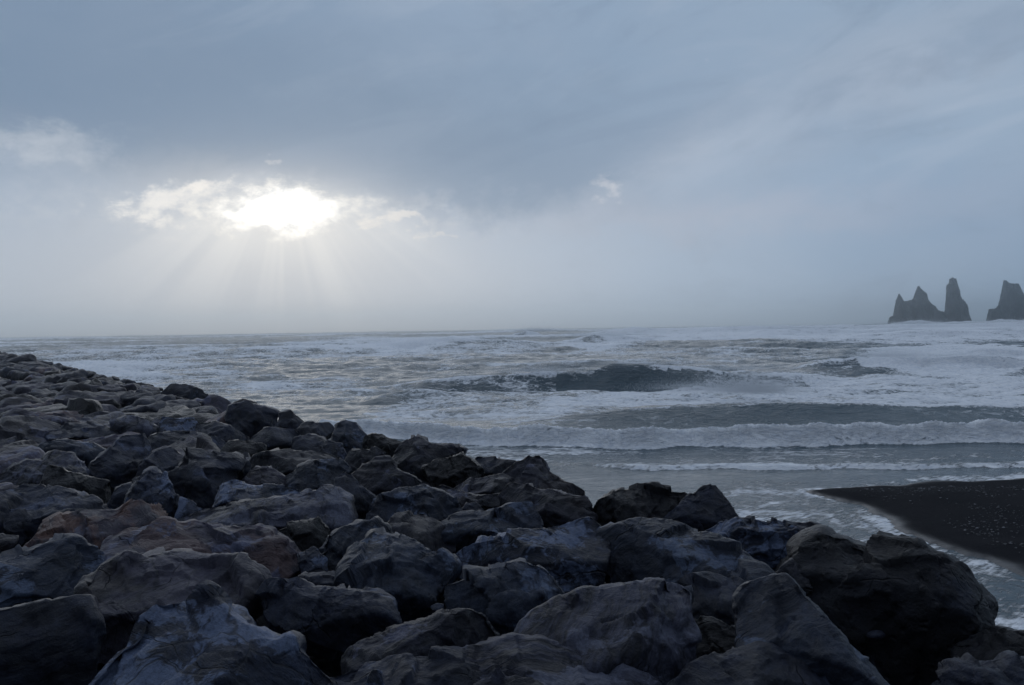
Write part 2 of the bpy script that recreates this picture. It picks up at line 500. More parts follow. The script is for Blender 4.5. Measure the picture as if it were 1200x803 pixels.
# ------------------------------------------------------------------ traced boulders (outline in photo px, stone, label, options)
SKY = np.array([(-80,402),(0,410),(60,422),(120,436),(190,450),(245,466),(300,474),(357,494),(428,508),(482,515),(550,534),(620,536),(690,575),(770,572),(838,570),(864,603),(960,622),(1100,650),(1155,705),(1160,735),(1200,744),(1300,760)], float)
ROCKS = [
 # bottom row, nearest the camera
 dict(h='white-veined boulder', m='pale', sub=6, l='large peaked pale grey boulder webbed with dark veins at the bottom edge',
  p=[(102,803),(130,770),(155,743),(163,725),(185,713),(225,701),(240,705),(265,719),(288,728),(300,739),(320,747),(343,750),(352,765),(372,785),(388,803),(380,860),(240,880),(90,860)], ridge=((120,800),(340,775)), phi=58, drop=0, facets=4, thick=.30),
 dict(h='dark layered block', m='charcoal', l='big dark flat-sided block filling the left corner beside the white-veined boulder',
  p=[(-50,722),(0,714),(32,712),(80,700),(105,699),(111,730),(108,775),(100,830),(-50,840)], ridge=((-50,716),(110,704)), phi=30),
 dict(h='low corner ledge', m='dark', l='low black ledge under the dark layered block in the bottom left corner',
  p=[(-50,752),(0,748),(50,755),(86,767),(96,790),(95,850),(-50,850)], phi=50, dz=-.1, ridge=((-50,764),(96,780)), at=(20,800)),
 dict(h='cracked pinkish slab', m='cracked', sub=6, l='pinkish grey slab crazed with cracks behind the white-veined boulder',
  p=[(97,692),(120,663),(150,652),(173,650),(213,650),(260,666),(303,680),(303,700),(283,718),(250,735),(190,760),(150,775),(115,765),(104,705)], ridge=((96,699),(300,706)), phi=55, facets=3),
 dict(h='mauve slab', m='mauve', sub=6, l='long mauve grey slab with a reddish upper edge, above the cracked pinkish slab',
  p=[(122,650),(130,630),(180,618),(225,616),(267,616),(313,622),(335,636),(349,648),(352,660),(330,673),(300,679),(260,680),(210,668),(150,665),(125,660)], ridge=((122,660),(352,663)), phi=62, facets=3, thick=.3),
 dict(h='orange-stained boulder', m='rust', sub=6, l='flat boulder with orange rust stains on its top, beside the mauve slab',
  p=[(26,645),(37,627),(52,612),(70,602),(100,600),(140,600),(160,591),(182,589),(189,617),(165,630),(130,645),(105,655),(60,660)], ridge=((28,648),(186,622)), phi=55),
 dict(h='white-patched boulder', m='blue', sub=6, l='blue grey boulder with a whitish patch, at the left edge below the orange-stained boulder',
  p=[(-40,668),(0,657),(30,645),(60,637),(90,634),(110,645),(119,662),(108,688),(84,699),(45,712),(0,716),(-40,712)], ridge=((-40,695),(112,672)), phi=55),
 dict(h='round-nosed boulder', m='charcoal', sub=6, l='round-nosed boulder with two pale squarish patches on its dark front',
  p=[(302,697),(315,679),(350,683),(385,690),(410,693),(440,697),(458,705),(470,722),(468,735),(440,748),(413,758),(388,752),(350,740),(315,722)], ridge=((302,712),(470,716)), phi=50, facets=3, dz=.05),
 dict(h='brown wedge', m='brown', sub=6, l='brown wedge-shaped boulder sloping up to the right, with a crease along its upper edge',
  p=[(405,768),(425,753),(455,740),(485,730),(535,716),(552,713),(572,722),(584,743),(588,756),(572,768),(530,780),(495,790),(440,800),(407,795)], ridge=((405,800),(545,722)), phi=50, facets=3),
 dict(h='bottom grooved slab', m='slab', sub=6, l='dark slab scored with a long groove, at the bottom edge below the pale wedge boulder',
  p=[(525,772),(550,761),(600,751),(630,753),(662,762),(700,772),(740,789),(768,803),(760,860),(600,880),(525,850)], ridge=((525,800),(770,812)), phi=65, drop=0, thick=.28, at=(650,810)),
 dict(h='bottom brown slab', m='charcoal', sub=6, l='low dark slab at the bottom edge in front of the brown wedge',
  p=[(385,800),(410,787),(455,775),(490,767),(530,771),(565,785),(570,840),(480,870),(385,850)], ridge=((385,806),(570,800)), phi=65, drop=0, thick=.28, at=(480,815)),
 dict(h='small bluish stone', m='pale', sub=4, l='small upright bluish white stone wedged in front of the brown wedge',
  p=[(429,803),(432,791),(438,785),(447,788),(449,803),(446,815),(432,815)], phi=20, at=(440,806), dz=.22, drop=0),
 dict(h='pale flat wedge', m='slab', sub=6, l='broad pale boulder with a streaked flat top and sheer right side at the bottom middle',
  p=[(597,750),(612,732),(625,720),(662,706),(685,694),(720,689),(760,679),(785,679),(811,684),(813,715),(812,753),(808,787),(790,806),(750,812),(700,800),(640,775)], ridge=((690,790),(812,716)), phi=52, facets=2, thick=.32),
 dict(h='bottom mottled boulder', m='charcoal', sub=6, l='rounded mottled boulder at the bottom edge, right of the pale flat wedge',
  p=[(783,806),(815,778),(838,765),(865,760),(900,751),(932,753),(975,769),(1000,785),(1020,803),(1010,860),(880,880),(785,860)], ridge=((790,800),(1010,805)), phi=60, drop=0, at=(900,815)),
 dict(h='bottom right corner boulder', m='charcoal', sub=6, l='smooth grey boulder cut by the bottom right corner',
  p=[(1088,806),(1115,785),(1140,777),(1182,771),(1210,773),(1240,780),(1250,850),(1100,860)], ridge=((1090,800),(1240,800)), phi=60, drop=0, at=(1160,812), dz=-.2),
 dict(h='leaning bluish boulder', m='blue', sub=6, l='smooth bluish boulder with a peaked top leaning against the giant pitted boulder',
  p=[(866,705),(875,690),(900,679),(920,676),(933,687),(950,704),(975,730),(1000,760),(1030,790),(1050,812),(1000,840),(930,830),(880,815),(866,760)], ridge=((865,760),(1010,780)), phi=42, facets=3),
 dict(h='giant pitted boulder', m='pitted', sub=6, l='giant rounded pitted black boulder standing against the swash at the end of the pile',
  p=[(915,668),(945,640),(962,630),(995,629),(1040,640),(1075,647),(1102,651),(1122,668),(1140,690),(1155,708),(1156,728),(1150,760),(1135,800),(1090,850),(1040,850),(990,800),(950,745),(920,705)], ridge=((930,700),(1150,700)), phi=30, facets=3, thick=.42, at=(1050,715), dz=-.25, rough=1.2),
 dict(h='low black toe rock', m='dark', l='low black rock at the water edge beyond the giant pitted boulder, above the corner boulder',
  p=[(1120,760),(1150,742),(1165,735),(1190,741),(1225,746),(1240,775),(1180,790),(1120,790)], phi=45, at=(1180,768), dz=-.3),
 dict(h='shaded gap boulder', m='dark', l='black boulder deep in the gap between the pale flat wedge and the leaning bluish boulder',
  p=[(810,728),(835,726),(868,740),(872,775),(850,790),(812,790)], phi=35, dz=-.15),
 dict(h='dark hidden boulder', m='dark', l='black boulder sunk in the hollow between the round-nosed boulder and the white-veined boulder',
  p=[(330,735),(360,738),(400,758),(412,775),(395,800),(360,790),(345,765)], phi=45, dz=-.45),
 dict(h='bumpy mid boulder', m='charcoal', l='dark bumpy boulder between the big smooth boulder and the leaning bluish boulder',
  p=[(806,684),(830,672),(862,675),(882,688),(872,705),(867,738),(835,738),(813,722)], ridge=((806,705),(880,700)), phi=50),
 # second row
 dict(h='big smooth boulder', m='blue', sub=6, l='big smooth pale grey boulder with curving bands, above the pale flat wedge',
  p=[(707,629),(730,616),(755,610),(780,611),(812,621),(840,632),(870,647),(897,660),(904,675),(898,688),(870,696),(850,692),(812,684),(775,688),(735,697),(722,685),(713,655)], ridge=((714,668),(900,690)), phi=55, facets=3, thick=.32),
 dict(h='long pale-topped boulder', m='pale', sub=6, l='long boulder with a pale upper edge and veined front, left of the big smooth boulder',
  p=[(536,651),(553,640),(600,630),(643,621),(680,610),(691,609),(710,623),(713,645),(704,672),(680,690),(660,698),(620,695),(575,685),(545,672),(536,662)], ridge=((536,657),(712,628)), phi=48, facets=3),
 dict(h='pitted blue boulder', m='blue', sub=6, l='bluish pitted boulder with a hollow front under the long pale-topped boulder',
  p=[(524,687),(545,678),(575,668),(610,657),(640,668),(655,690),(664,706),(655,722),(630,738),(600,745),(570,735),(545,722),(528,712)], ridge=((524,692),(660,712)), phi=45, rough=1.25),
 dict(h='dark recessed boulder', m='dark', l='black recessed boulder in the hollow left of the pitted blue boulder',
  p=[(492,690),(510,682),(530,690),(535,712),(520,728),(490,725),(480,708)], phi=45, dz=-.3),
 dict(h='pale chip', m='pale', sub=3, l='tiny pale triangular stone in the hollow left of the pitted blue boulder',
  p=[(504,711),(512,707),(520,708),(519,716),(510,719)], phi=45, dz=.12, drop=0),
 dict(h='mottled lumpy boulder', m='blue', sub=6, l='wide lumpy mottled boulder in the middle of the pile above the round-nosed boulder',
  p=[(412,672),(420,645),(440,630),(470,628),(500,641),(520,655),(531,666),(522,682),(508,692),(506,702),(480,708),(445,706),(415,698)], ridge=((412,680),(525,680)), phi=60, rough=1.4),
 dict(h='knobbly boulder', m='blue', l='knobbly dark boulder with broken ledges left of the mottled lumpy boulder',
  p=[(375,640),(385,625),(410,617),(440,613),(454,622),(445,640),(430,655),(428,672),(405,680),(380,675),(372,658)], phi=48, rough=1.5),
 dict(h='narrow ledge stone', m='charcoal', l='narrow flat stone lying behind the round-nosed boulder',
  p=[(338,684),(355,672),(390,671),(420,674),(418,688),(385,694),(350,690)], phi=60),
 dict(h='small cracked lump', m='pale', l='small cracked lump of pale stone between the mauve slab and the knobbly boulder',
  p=[(350,650),(368,642),(383,655),(382,670),(365,679),(354,674)], phi=45),
 dict(h='rounded hump', m='brown', l='rounded brownish hump resting on the mottled lumpy boulder',
  p=[(440,622),(455,611),(465,604),(495,602),(512,612),(533,628),(532,642),(510,648),(490,645),(462,636)], ridge=((440,630),(532,640)), phi=55),
 dict(h='pale uneven slab', m='blue', sub=6, l='pale uneven slab with a dark hollow on its front, behind the long pale-topped boulder',
  p=[(510,615),(530,605),(547,598),(563,600),(593,592),(620,589),(634,609),(638,625),(612,632),(580,630),(560,635),(537,645),(518,630)], ridge=((510,622),(637,616)), phi=55),
 dict(h='small knob', m='charcoal', sub=4, l='small round knob of rock perched at the back of the pale uneven slab',
  p=[(538,600),(547,590),(558,589),(567,598),(562,608),(545,610)], phi=35),
 dict(h='tan saddle boulder', m='brown', sub=6, l='large brown boulder with a dished top, sitting below the humped rock on the skyline',
  p=[(585,581),(600,567),(630,572),(668,579),(687,583),(694,600),(693,614),(670,620),(645,630),(630,622),(618,600),(598,592)], ridge=((590,588),(694,596)), phi=45),
 dict(h='dark skyline ridge', m='dark', sub=6, l='broad black ridge-like boulder on the skyline behind the big smooth boulder',
  p=[(692,600),(700,587),(725,574),(765,571),(785,576),(806,580),(792,600),(788,618),(755,622),(728,625),(708,630),(693,616)], ridge=((692,608),(800,600)), phi=35, rough=1.4),
 dict(h='peaked skyline boulder', m='charcoal', sub=6, l='dark peaked boulder standing against the water at the right of the skyline',
  p=[(776,606),(808,580),(825,571),(839,570),(852,586),(864,603),(861,614),(840,628),(800,626),(778,618)], ridge=((776,612),(864,606)), phi=32, facets=4),
 dict(h='folded boulder', m='pale', sub=6, l='boulder of crumpled folds and cracks between the big smooth boulder and the giant pitted boulder',
  p=[(827,622),(850,609),(873,606),(900,612),(915,612),(950,616),(962,625),(962,642),(938,655),(928,665),(900,662),(870,655),(850,642)], ridge=((827,632),(960,640)), phi=45, rough=1.7),
 dict(h='small brown block', m='brown', l='small brown block tucked between the folded boulder and the leaning bluish boulder',
  p=[(903,680),(915,665),(928,656),(942,667),(952,688),(935,698),(910,692)], phi=35),
 dict(h='humped skyline boulder', m='brown', sub=6, l='brown humped boulder on the skyline with a long tail sloping right to the water',
  p=[(590,556),(605,543),(620,535),(632,534),(645,553),(655,560),(684,572),(690,584),(665,592),(630,588),(600,578),(575,572)], ridge=((575,570),(684,580)), phi=35),
 dict(h='low brown rear slab', m='brown', l='low brown slab just behind the tan saddle boulder',
  p=[(532,571),(555,562),(590,556),(616,562),(604,576),(585,583),(550,582)], phi=60, dz=.05),
 dict(h='tongue-shaped slab', m='brown', l='tongue-shaped brown slab stretching across to the tan saddle boulder',
  p=[(508,573),(520,567),(540,576),(565,581),(589,581),(582,594),(560,600),(540,597),(522,588)], phi=50),
 dict(h='smooth two-faced boulder', m='blue', sub=6, l='smooth grey boulder with a plain left face and a creased right face, mid pile',
  p=[(430,600),(440,588),(470,575),(495,569),(508,576),(535,589),(542,600),(510,612),(490,610),(455,618),(433,618)], ridge=((430,606),(540,602)), phi=42),
 dict(h='leaning dark block', m='charcoal', l='leaning dark block with a streaked top, left of the smooth two-faced boulder',
  p=[(390,578),(395,560),(403,552),(420,564),(438,582),(433,600),(431,614),(415,620),(408,598)], ridge=((392,570),(436,590)), phi=35),
 dict(h='rounded loaf boulder', m='blue', sub=6, l='loaf-shaped boulder with a pale rounded top and black underside, above the long pale slab',
  p=[(335,558),(350,547),(375,540),(398,539),(411,551),(402,557),(392,572),(388,582),(352,582),(340,572)], ridge=((338,566),(408,558)), phi=45),
 dict(h='long pale slab', m='slab', sub=6, l='long pale grey slab with a black undercut front, in the middle left of the pile',
  p=[(196,618),(215,605),(240,597),(290,589),(353,576),(388,574),(407,586),(412,605),(414,617),(395,624),(365,622),(325,620),(290,618),(250,624),(215,626)], ridge=((196,616),(414,603)), phi=62, thick=.26, facets=3),
 dict(h='pale rear ledge', m='pale', sub=6, l='whitish rough-edged ledge lying on the back of the long pale slab',
  p=[(249,591),(262,570),(275,567),(300,570),(345,572),(356,578),(330,590),(290,598),(255,602)], ridge=((249,588),(356,580)), phi=60, facets=3),
 dict(h='square dark block', m='dark', l='square black block under the right end of the long pale slab',
  p=[(322,625),(340,613),(373,607),(386,622),(378,638),(355,652),(336,645),(324,634)], ridge=((324,622),(384,616)), phi=40),
 dict(h='dark hollow boulder', m='dark', sub=6, l='black hollowed boulder on the skyline slope with pale streaks in its hollow',
  p=[(498,549),(515,537),(540,533),(554,539),(567,552),(563,563),(532,575),(512,570)], phi=35, rough=1.5),
 dict(h='flat skyline boulder', m='charcoal', l='flat grey boulder on the skyline just left of the humped skyline boulder',
  p=[(551,538),(560,534),(585,538),(607,543),(612,552),(598,560),(575,563),(560,556)], phi=40),
 dict(h='creased brown boulder', m='brown', sub=6, l='broad brown boulder with a long slanting crease, below the black skyline wedge',
  p=[(460,538),(470,521),(482,514),(492,515),(512,524),(537,530),(548,538),(528,548),(505,550),(514,562),(517,570),(490,570),(470,556),(452,547)], phi=45),
 dict(h='shouldered boulder', m='brown', sub=6, l='brown boulder with a sloping shoulder just above the smooth two-faced boulder',
  p=[(412,558),(430,544),(443,535),(456,534),(464,550),(487,560),(507,566),(502,578),(475,585),(455,588),(438,587),(420,575)], ridge=((414,566),(500,572)), phi=42),
 dict(h='black skyline wedge', m='dark', l='black wedge on the skyline in front of the surf line',
  p=[(424,526),(428,511),(445,508),(460,514),(474,519),(466,532),(440,534),(428,534)], phi=35),
 dict(h='reddish tilted block', m='brown', l='reddish brown tilted block under the black skyline wedge',
  p=[(405,544),(410,528),(440,525),(452,530),(442,542),(422,556),(408,552)], phi=40),
 dict(h='domed skyline boulder', m='blue', l='domed grey boulder with curved bands on the skyline at the surf line',
  p=[(388,516),(393,502),(405,494),(416,497),(429,511),(427,528),(410,537),(395,530)], phi=35),
 dict(h='small triangular rock', m='charcoal', l='small triangular rock below the domed skyline boulder',
  p=[(372,532),(385,518),(400,521),(410,538),(402,547),(385,545)], phi=35),
 dict(h='dull slanting boulder', m='charcoal', l='dull slanting boulder left of the small triangular rock',
  p=[(336,530),(345,514),(362,509),(378,514),(385,525),(400,531),(396,543),(370,542),(348,540)], phi=48),
 dict(h='wide dull slab', m='brown', l='wide dull brown slab behind the rounded loaf boulder',
  p=[(288,548),(300,533),(325,529),(365,529),(399,538),(380,546),(350,552),(337,560),(315,556)], phi=58),
 dict(h='mottled ledge stone', m='cracked', l='mottled ledge stone left of the rounded loaf boulder',
  p=[(284,563),(298,548),(320,549),(336,560),(344,574),(310,578),(284,574)], phi=45),
 dict(h='rear sliver', m='charcoal', sub=4, l='thin flat sliver of rock left of the domed skyline boulder',
  p=[(345,508),(358,495),(386,495),(393,504),(375,514),(352,517)], phi=45),
 dict(h='rounded skyline knob', m='charcoal', sub=4, l='rounded knob on the skyline to the left of the rear sliver',
  p=[(321,503),(328,485),(340,482),(358,495),(355,508),(340,511),(323,508)], phi=30),
 dict(h='smooth skyline shoulder', m='charcoal', l='smooth dark shoulder on the skyline left of the rounded skyline knob',
  p=[(266,492),(270,477),(285,471),(300,473),(315,479),(326,487),(324,505),(300,510),(280,505)], phi=38),
 dict(h='low rear wedge', m='charcoal', sub=4, l='low dark wedge below the rounded skyline knob',
  p=[(293,514),(310,502),(340,502),(353,509),(345,519),(320,523),(298,525)], phi=50),
 # left half
 dict(h='dark crevice block', m='dark', l='long black block with a sharp upper edge, left of the white-streaked boulder',
  p=[(46,570),(58,546),(88,556),(110,560),(128,568),(131,584),(124,600),(106,595),(82,582)], ridge=((50,556),(130,574)), phi=35),
 dict(h='broad hump-backed boulder', m='charcoal', sub=6, l='broad hump-backed boulder directly behind the orange-stained boulder',
  p=[(2,582),(32,568),(70,573),(100,577),(119,588),(132,602),(105,610),(70,612),(50,618),(28,632),(4,612)], phi=55),
 dict(h='left edge boulder', m='charcoal', l='dark rounded boulder at the left edge, left of the broad hump-backed boulder',
  p=[(-35,582),(0,578),(20,581),(43,595),(30,616),(24,626),(0,632),(-35,632)], phi=50),
 dict(h='left edge toe', m='brown', sub=4, l='small dark stone at the left edge just above the white-patched boulder',
  p=[(-35,632),(0,625),(22,627),(14,642),(5,652),(-35,654)], phi=45),
 dict(h='left slanting slab', m='slab', sub=6, l='slanting grey slab at the left edge behind the dark crevice block',
  p=[(-20,572),(0,555),(32,541),(55,542),(62,532),(85,535),(102,550),(103,566),(88,560),(58,552),(48,574),(20,582),(-15,584)], phi=55),
 dict(h='wave-worn boulder', m='blue', l='wave-worn grey boulder with a dark hollow beneath its right end',
  p=[(34,532),(50,519),(80,516),(110,519),(124,528),(120,540),(100,545),(85,544),(58,540)], phi=50),
 dict(h='big slanting mid boulder', m='charcoal', sub=6, l='big slanting grey boulder right of the wave-worn boulder, its face dropping into shade',
  p=[(100,554),(108,541),(125,529),(142,512),(165,511),(176,522),(177,543),(164,566),(135,576),(112,564)], ridge=((102,552),(176,530)), phi=42),
 dict(h='arched stone', m='slab', l='arched grey stone curling over a black hollow',
  p=[(131,493),(150,487),(170,491),(184,500),(180,510),(178,524),(164,516),(140,512),(135,503)], phi=42),
 dict(h='flat rear slab', m='charcoal', l='flat dark slab left of the arched stone',
  p=[(54,511),(70,499),(100,495),(125,499),(137,508),(130,517),(90,519),(68,518)], phi=60),
 dict(h='long smooth boulder', m='charcoal', l='long smooth boulder right of the arched stone and below the tilted pale block',
  p=[(176,512),(200,505),(230,507),(250,511),(266,520),(260,535),(225,536),(190,537),(178,528)], phi=52),
 dict(h='sloping flank', m='charcoal', l='sloping dark boulder between the tilted pale block and the dark oval boulder',
  p=[(230,498),(250,493),(270,499),(292,510),(286,522),(265,522),(240,514),(228,510)], phi=50),
 dict(h='tilted pale block', m='pale', sub=4, l='small tilted pale block with a black underside in the upper left of the pile',
  p=[(184,504),(190,488),(205,490),(228,490),(237,505),(228,512),(205,514),(190,510)], phi=35),
 dict(h='dark oval boulder', m='dark', sub=4, l='dark oval boulder left of the wide dull slab',
  p=[(260,528),(268,517),(290,517),(311,522),(306,534),(290,543),(278,543),(264,536)], phi=40),
 dict(h='big ribbed boulder', m='charcoal', sub=6, l='big ribbed boulder with a sloping dark side, left of the pale rear ledge',
  p=[(192,566),(212,540),(220,531),(250,530),(275,533),(286,541),(272,564),(254,578),(247,600),(225,600),(205,585)], ridge=((200,560),(280,548)), phi=48),
 dict(h='wedge between slabs', m='charcoal', l='dark wedge jammed between the big slanting mid boulder and the big ribbed boulder',
  p=[(158,566),(165,547),(180,531),(200,525),(216,534),(213,545),(215,556),(197,566),(178,570)], phi=45),
 dict(h='white-streaked boulder', m='pale', sub=6, l='boulder streaked with whitish crust and split by a black crack, above the mauve slab',
  p=[(134,598),(150,580),(165,565),(178,552),(193,556),(202,575),(210,586),(202,604),(187,612),(165,602),(148,604)], phi=42, rough=1.4),
 dict(h='shaded round boulder', m='charcoal', sub=4, l='shaded round boulder behind the white-streaked boulder',
  p=[(127,588),(135,571),(155,565),(170,566),(164,582),(145,594),(130,602)], phi=40),
 dict(h='crusted chip', m='pale', sub=4, l='small crusted stone right of the white-streaked boulder',
  p=[(205,606),(212,583),(225,587),(242,598),(228,606),(210,612)], phi=40),
 dict(h='low tan rock', m='brown', sub=4, l='low tan rock on the skyline just left of the smooth skyline shoulder',
  p=[(262,484),(270,474),(284,468),(300,472),(306,480),(290,486),(270,488)], phi=32),
 dict(h='skyline hump', m='charcoal', sub=4, l='smooth dark hump on the skyline where the pile meets the calmer surf',
  p=[(190,460),(200,451),(218,450),(236,457),(247,468),(228,475),(205,472),(192,466)], phi=35),
]
for k, q in enumerate(ROCKS):
    kw = {a: b for a, b in q.items() if a not in ('h', 'm', 'l', 'p')}
    kw.setdefault('sub', 5)
    traced_rock(q['p'], q['m'], q['l'], seed=k + 1, handle=q['h'], **kw)

# ------------------------------------------------------------------ the rest of the pile: boulders between and beyond
def inpoly(px, py, poly):
    return float(sd_poly(np.array([px]), np.array([py]), poly)[0])

placed = [(t['C'][0], t['C'][1], t['size'] * .38) for t in TR]
cand = []
lr = np.random.default_rng(11)
tt = -9.0
tone = ['charcoal', 'charcoal', 'blue', 'brown', 'dark', 'dark', 'charcoal', 'slab', 'dark', 'mauve', 'brown', 'charcoal', 'cracked']
tries = 0
for size in (1.75, 1.35, 1.05, .8, .6):
    nc = 9000
    t = -9 + 150 * lr.random(nc) ** 1.25; s = lr.uniform(-14, 5.2, nc)
    sz = size * lr.uniform(.85, 1.15, nc) * (1.0 - .08 * np.clip(t / 60, 0, 1))
    x = SP[0] + SD[0] * t + SN[0] * s; y = SP[1] + SD[1] * t + SN[1] * s
    z = pile_top(x, y); px, py, w = project(np.stack([x, y, z], 1))
    ok = ((s < .8) | (t < -9)) & (y > 2.5) & (w > 2) & (px > -70) & (px < 1290) & (py < 900) & ~((size < 1) & (t > 60))
    for q in TR:
        d = sd_poly(px[ok], py[ok], q['poly'])
        k_ = np.where(ok)[0]; ok[k_[d > (2 if q['px'][1] > 520 else -1)]] = False
    for i in np.where(ok)[0]:
        m = sz[i] * .43
        pl = np.array(placed)
        if ((pl[:, 0] - x[i]) ** 2 + (pl[:, 1] - y[i]) ** 2 < (m + pl[:, 2]) ** 2).any(): continue
        placed.append((x[i], y[i], m)); cand.append((x[i], y[i], z[i], sz[i], px[i], py[i], w[i]))
keep = []
for (x, y, z, sz, px, py, w) in cand:
    hw = sz * .55 * F / w
    lim = max(np.interp(np.array([px - hw, px - hw * .5, px, px + hw * .5, px + hw]), SKY[:, 0], SKY[:, 1]) + np.array([-hw * .25, 0, 0, 0, -hw * .25]))
    top = project(np.array([x, y, z + sz * .46]))[1]
    need = (lim - top) * w / F
    if need > sz * .45: continue
    if top > 800: continue
    if py > 500:
        pts = [(px, top), (px - hw * .8, py - hw * .15), (px + hw * .8, py - hw * .15), (px - hw * .5, top + hw * .1), (px + hw * .5, top + hw * .1)]
        bad = 0
        for q in TR:
            d = sd_poly(np.array([a_ for a_, _ in pts]), np.array([b_ for _, b_ in pts]), q['poly'])
            if np.linalg.norm(q['C'] - CAM) > math.sqrt(x * x + y * y + 4) - .2: bad += int((d > hw * .10 + 2).sum())
        if bad > 0: continue
    if need < 0 and (lim - top) > -22:
        sdist = (x - SP[0]) * SN[0] + (y - SP[1]) * SN[1]
        if sdist > -4: z += min(-need, .38)
    keep.append((x, y, z - max(need, 0), sz, px, py, w))
cand = keep
cand.sort(key=lambda q: q[6])
words = {'charcoal': 'charcoal', 'blue': 'bluish grey', 'brown': 'brownish', 'dark': 'black', 'slab': 'banded grey', 'mauve': 'mauve grey', 'cracked': 'pinkish grey'}
IND = 300 - len(TR)
used = {}
far_V, far_T, nv = [], [], 0
sectors = {}
def side(c, q):
    dx = c[4] - q['px'][0]; dy = c[5] - q['px'][1]
    if abs(dx) > abs(dy) * 1.6: return 'left of' if dx < 0 else 'right of'
    return 'above' if dy < 0 else 'below'
ordinal = ['first', 'second', 'third', 'fourth', 'fifth', 'sixth', 'seventh', 'eighth', 'ninth', 'tenth', 'eleventh', 'twelfth']
n_ind = 0
labelled = []
for k, cd in enumerate(cand):
    x, y, z, size, px, py, w = cd
    pxs = size * F / w
    mt = tone[int(lr.integers(len(tone)))]
    flat = lr.uniform(.52, .90)
    sub = 5 if pxs > 70 else 4 if pxs > 22 else 3
    Vv, T, base = free_rock(np.array([x, y, z - (.08 + .18 * lr.random()) * size]), size * 1.12, 1000 + k, mt, sub=sub, flat=flat, rz=lr.uniform(0, 6.28))
    if n_ind < IND:
        o = mesh_obj('boulder', Vv, T, M[mt], loc=tuple(base)); n_ind += 1
        q = min(TR, key=lambda q: (q['px'][0] - px) ** 2 + ((q['px'][1] - py) * 1.8) ** 2)
        labelled.append((o, cd, mt, flat, q, pxs))
        tag(o, 'boulder', 'boulder', 'boulders of the breakwater')
    else:
        far_V.append(Vv + base); far_T.append(T + nv); nv += len(Vv)
if far_V:
    o = mesh_obj('distant_boulders', np.concatenate(far_V), np.concatenate(far_T), M['charcoal'])
    tag(o, kind='stuff')
# labels by look and by the nearest boulder that has a look of its own
from collections import defaultdict
buckets = defaultdict(list)
for it in labelled:
    o, cd, mt, flat, q, pxs = it
    shape = 'flat' if flat < .64 else 'blocky' if flat > .78 else 'rounded'
    if pxs < 17:
        o['label'] = 'small dark boulder in the far, dwindling end of the stone pile near the horizon'
        continue
    buckets[(words[mt], shape, side(cd, q), q['handle'])].append(it)
for (wd, sh, sd_, hd_), its in buckets.items():
    its.sort(key=lambda it: (it[1][4] - it[4]['px'][0]) ** 2 + (it[1][5] - it[4]['px'][1]) ** 2)
    for i, it in enumerate(its):
        if len(its) == 1: l = f'{wd} {sh} boulder {sd_} the {hd_}'
        else: l = f'{wd} {sh} boulder {sd_} the {hd_}, {ordinal[min(i, 11)]} nearest'
        it[0]['label'] = l
print('TRACED', len(TR), 'FREE', len(cand), 'IND', n_ind)

# small broken stones lodged in the gaps
V0, T0 = ico(2); rv, rt_, nvv = [], [], 0
n_ = 1500; t = -9 + 60 * lr.random(n_) ** 1.4; s = lr.uniform(-12, 2.2, n_)
x = SP[0] + SD[0] * t + SN[0] * s; y = SP[1] + SD[1] * t + SN[1] * s
z = pile_top(x, y) - .34 + .14 * lr.random(n_)
px, py, w = project(np.stack([x, y, z], 1))
for i in np.where((y > 3) & (px > -40) & (px < 1160) & (py > np.interp(px, SKY[:, 0], SKY[:, 1]) + 12))[0]:
    sz = .06 + .13 * lr.random() ** 2
    nn = lr.normal(size=(9, 3)); nn /= np.linalg.norm(nn, axis=1)[:, None]
    dt = V0 @ nn.T; r_ = np.minimum(np.where(dt > .01, lr.uniform(.5, .85, 9) / np.maximum(dt, .01), 9).min(1), 1)
    rv.append(V0 * r_[:, None] * sz * np.array([lr.uniform(.8, 1.5), lr.uniform(.7, 1.2), lr.uniform(.5, .8)]) + [x[i], y[i], z[i]])
    rt_.append(T0 + nvv); nvv += len(V0)
tag(mesh_obj('rubble', np.concatenate(rv), np.concatenate(rt_), M['charcoal'], smooth=False), kind='stuff')
# ------------------------------------------------------------------ ground: rubble core, black sand, sea bed
DRY = ground_pt(*np.array([(950,577),(1000,571),(1100,566),(1200,562),(1330,556),(1700,548),(1700,860),(1330,722),(1200,674),(1130,648),(1075,625),(1030,605),(980,589)], float).T)[:, :2]
WETP = ground_pt(*np.array([(975,564),(1010,556),(1080,552),(1200,549),(1700,540),(1700,560),(1200,563),(1100,567),(1000,572),(975,574)], float).T)[:, :2]
def ground_h(x, y):
    sd = sd_poly(x, y, DRY); sw = sd_poly(x, y, WETP)
    nz = noise2(x * .35, y * .35, 5.0, 3)
    sd = sd + nz * .8
    beach = np.where(sd > 0, .03 + .34 * (1 - np.exp(-np.maximum(sd, 0) / 3.2)), -.012 + .05 * np.maximum(sd, -12))
    beach = np.maximum(beach, -2.2)
    beach = beach + .012 * noise2(x * 1.3, y * 1.3, 2.0, 3) * (sd > 0)
    core = pile_top(x, y) - .75 + .25 * noise2(x * .9, y * .9, 1.0, 3)
    h = np.maximum(beach, core)
    wet = 1 - sstep(.0, .45, sd)
    wet = np.where(core > beach, .5, wet)
    return h, wet, sd
gx = np.concatenate([np.linspace(-130, -16, 120), np.arange(-15.8, 45, .14), np.linspace(45.5, 160, 60)])
gy = np.concatenate([np.linspace(-40, 1, 30), np.arange(1.2, 34, .14), np.linspace(34.5, 170, 130)])
X, Y = np.meshgrid(gx, gy); h, wet, sd0 = ground_h(X, Y)
nx, ny = len(gx), len(gy)
I = (np.arange(ny - 1)[:, None] * nx + np.arange(nx - 1)[None]).ravel()
Q = np.stack([I, I + 1, I + nx + 1, I + nx], 1)
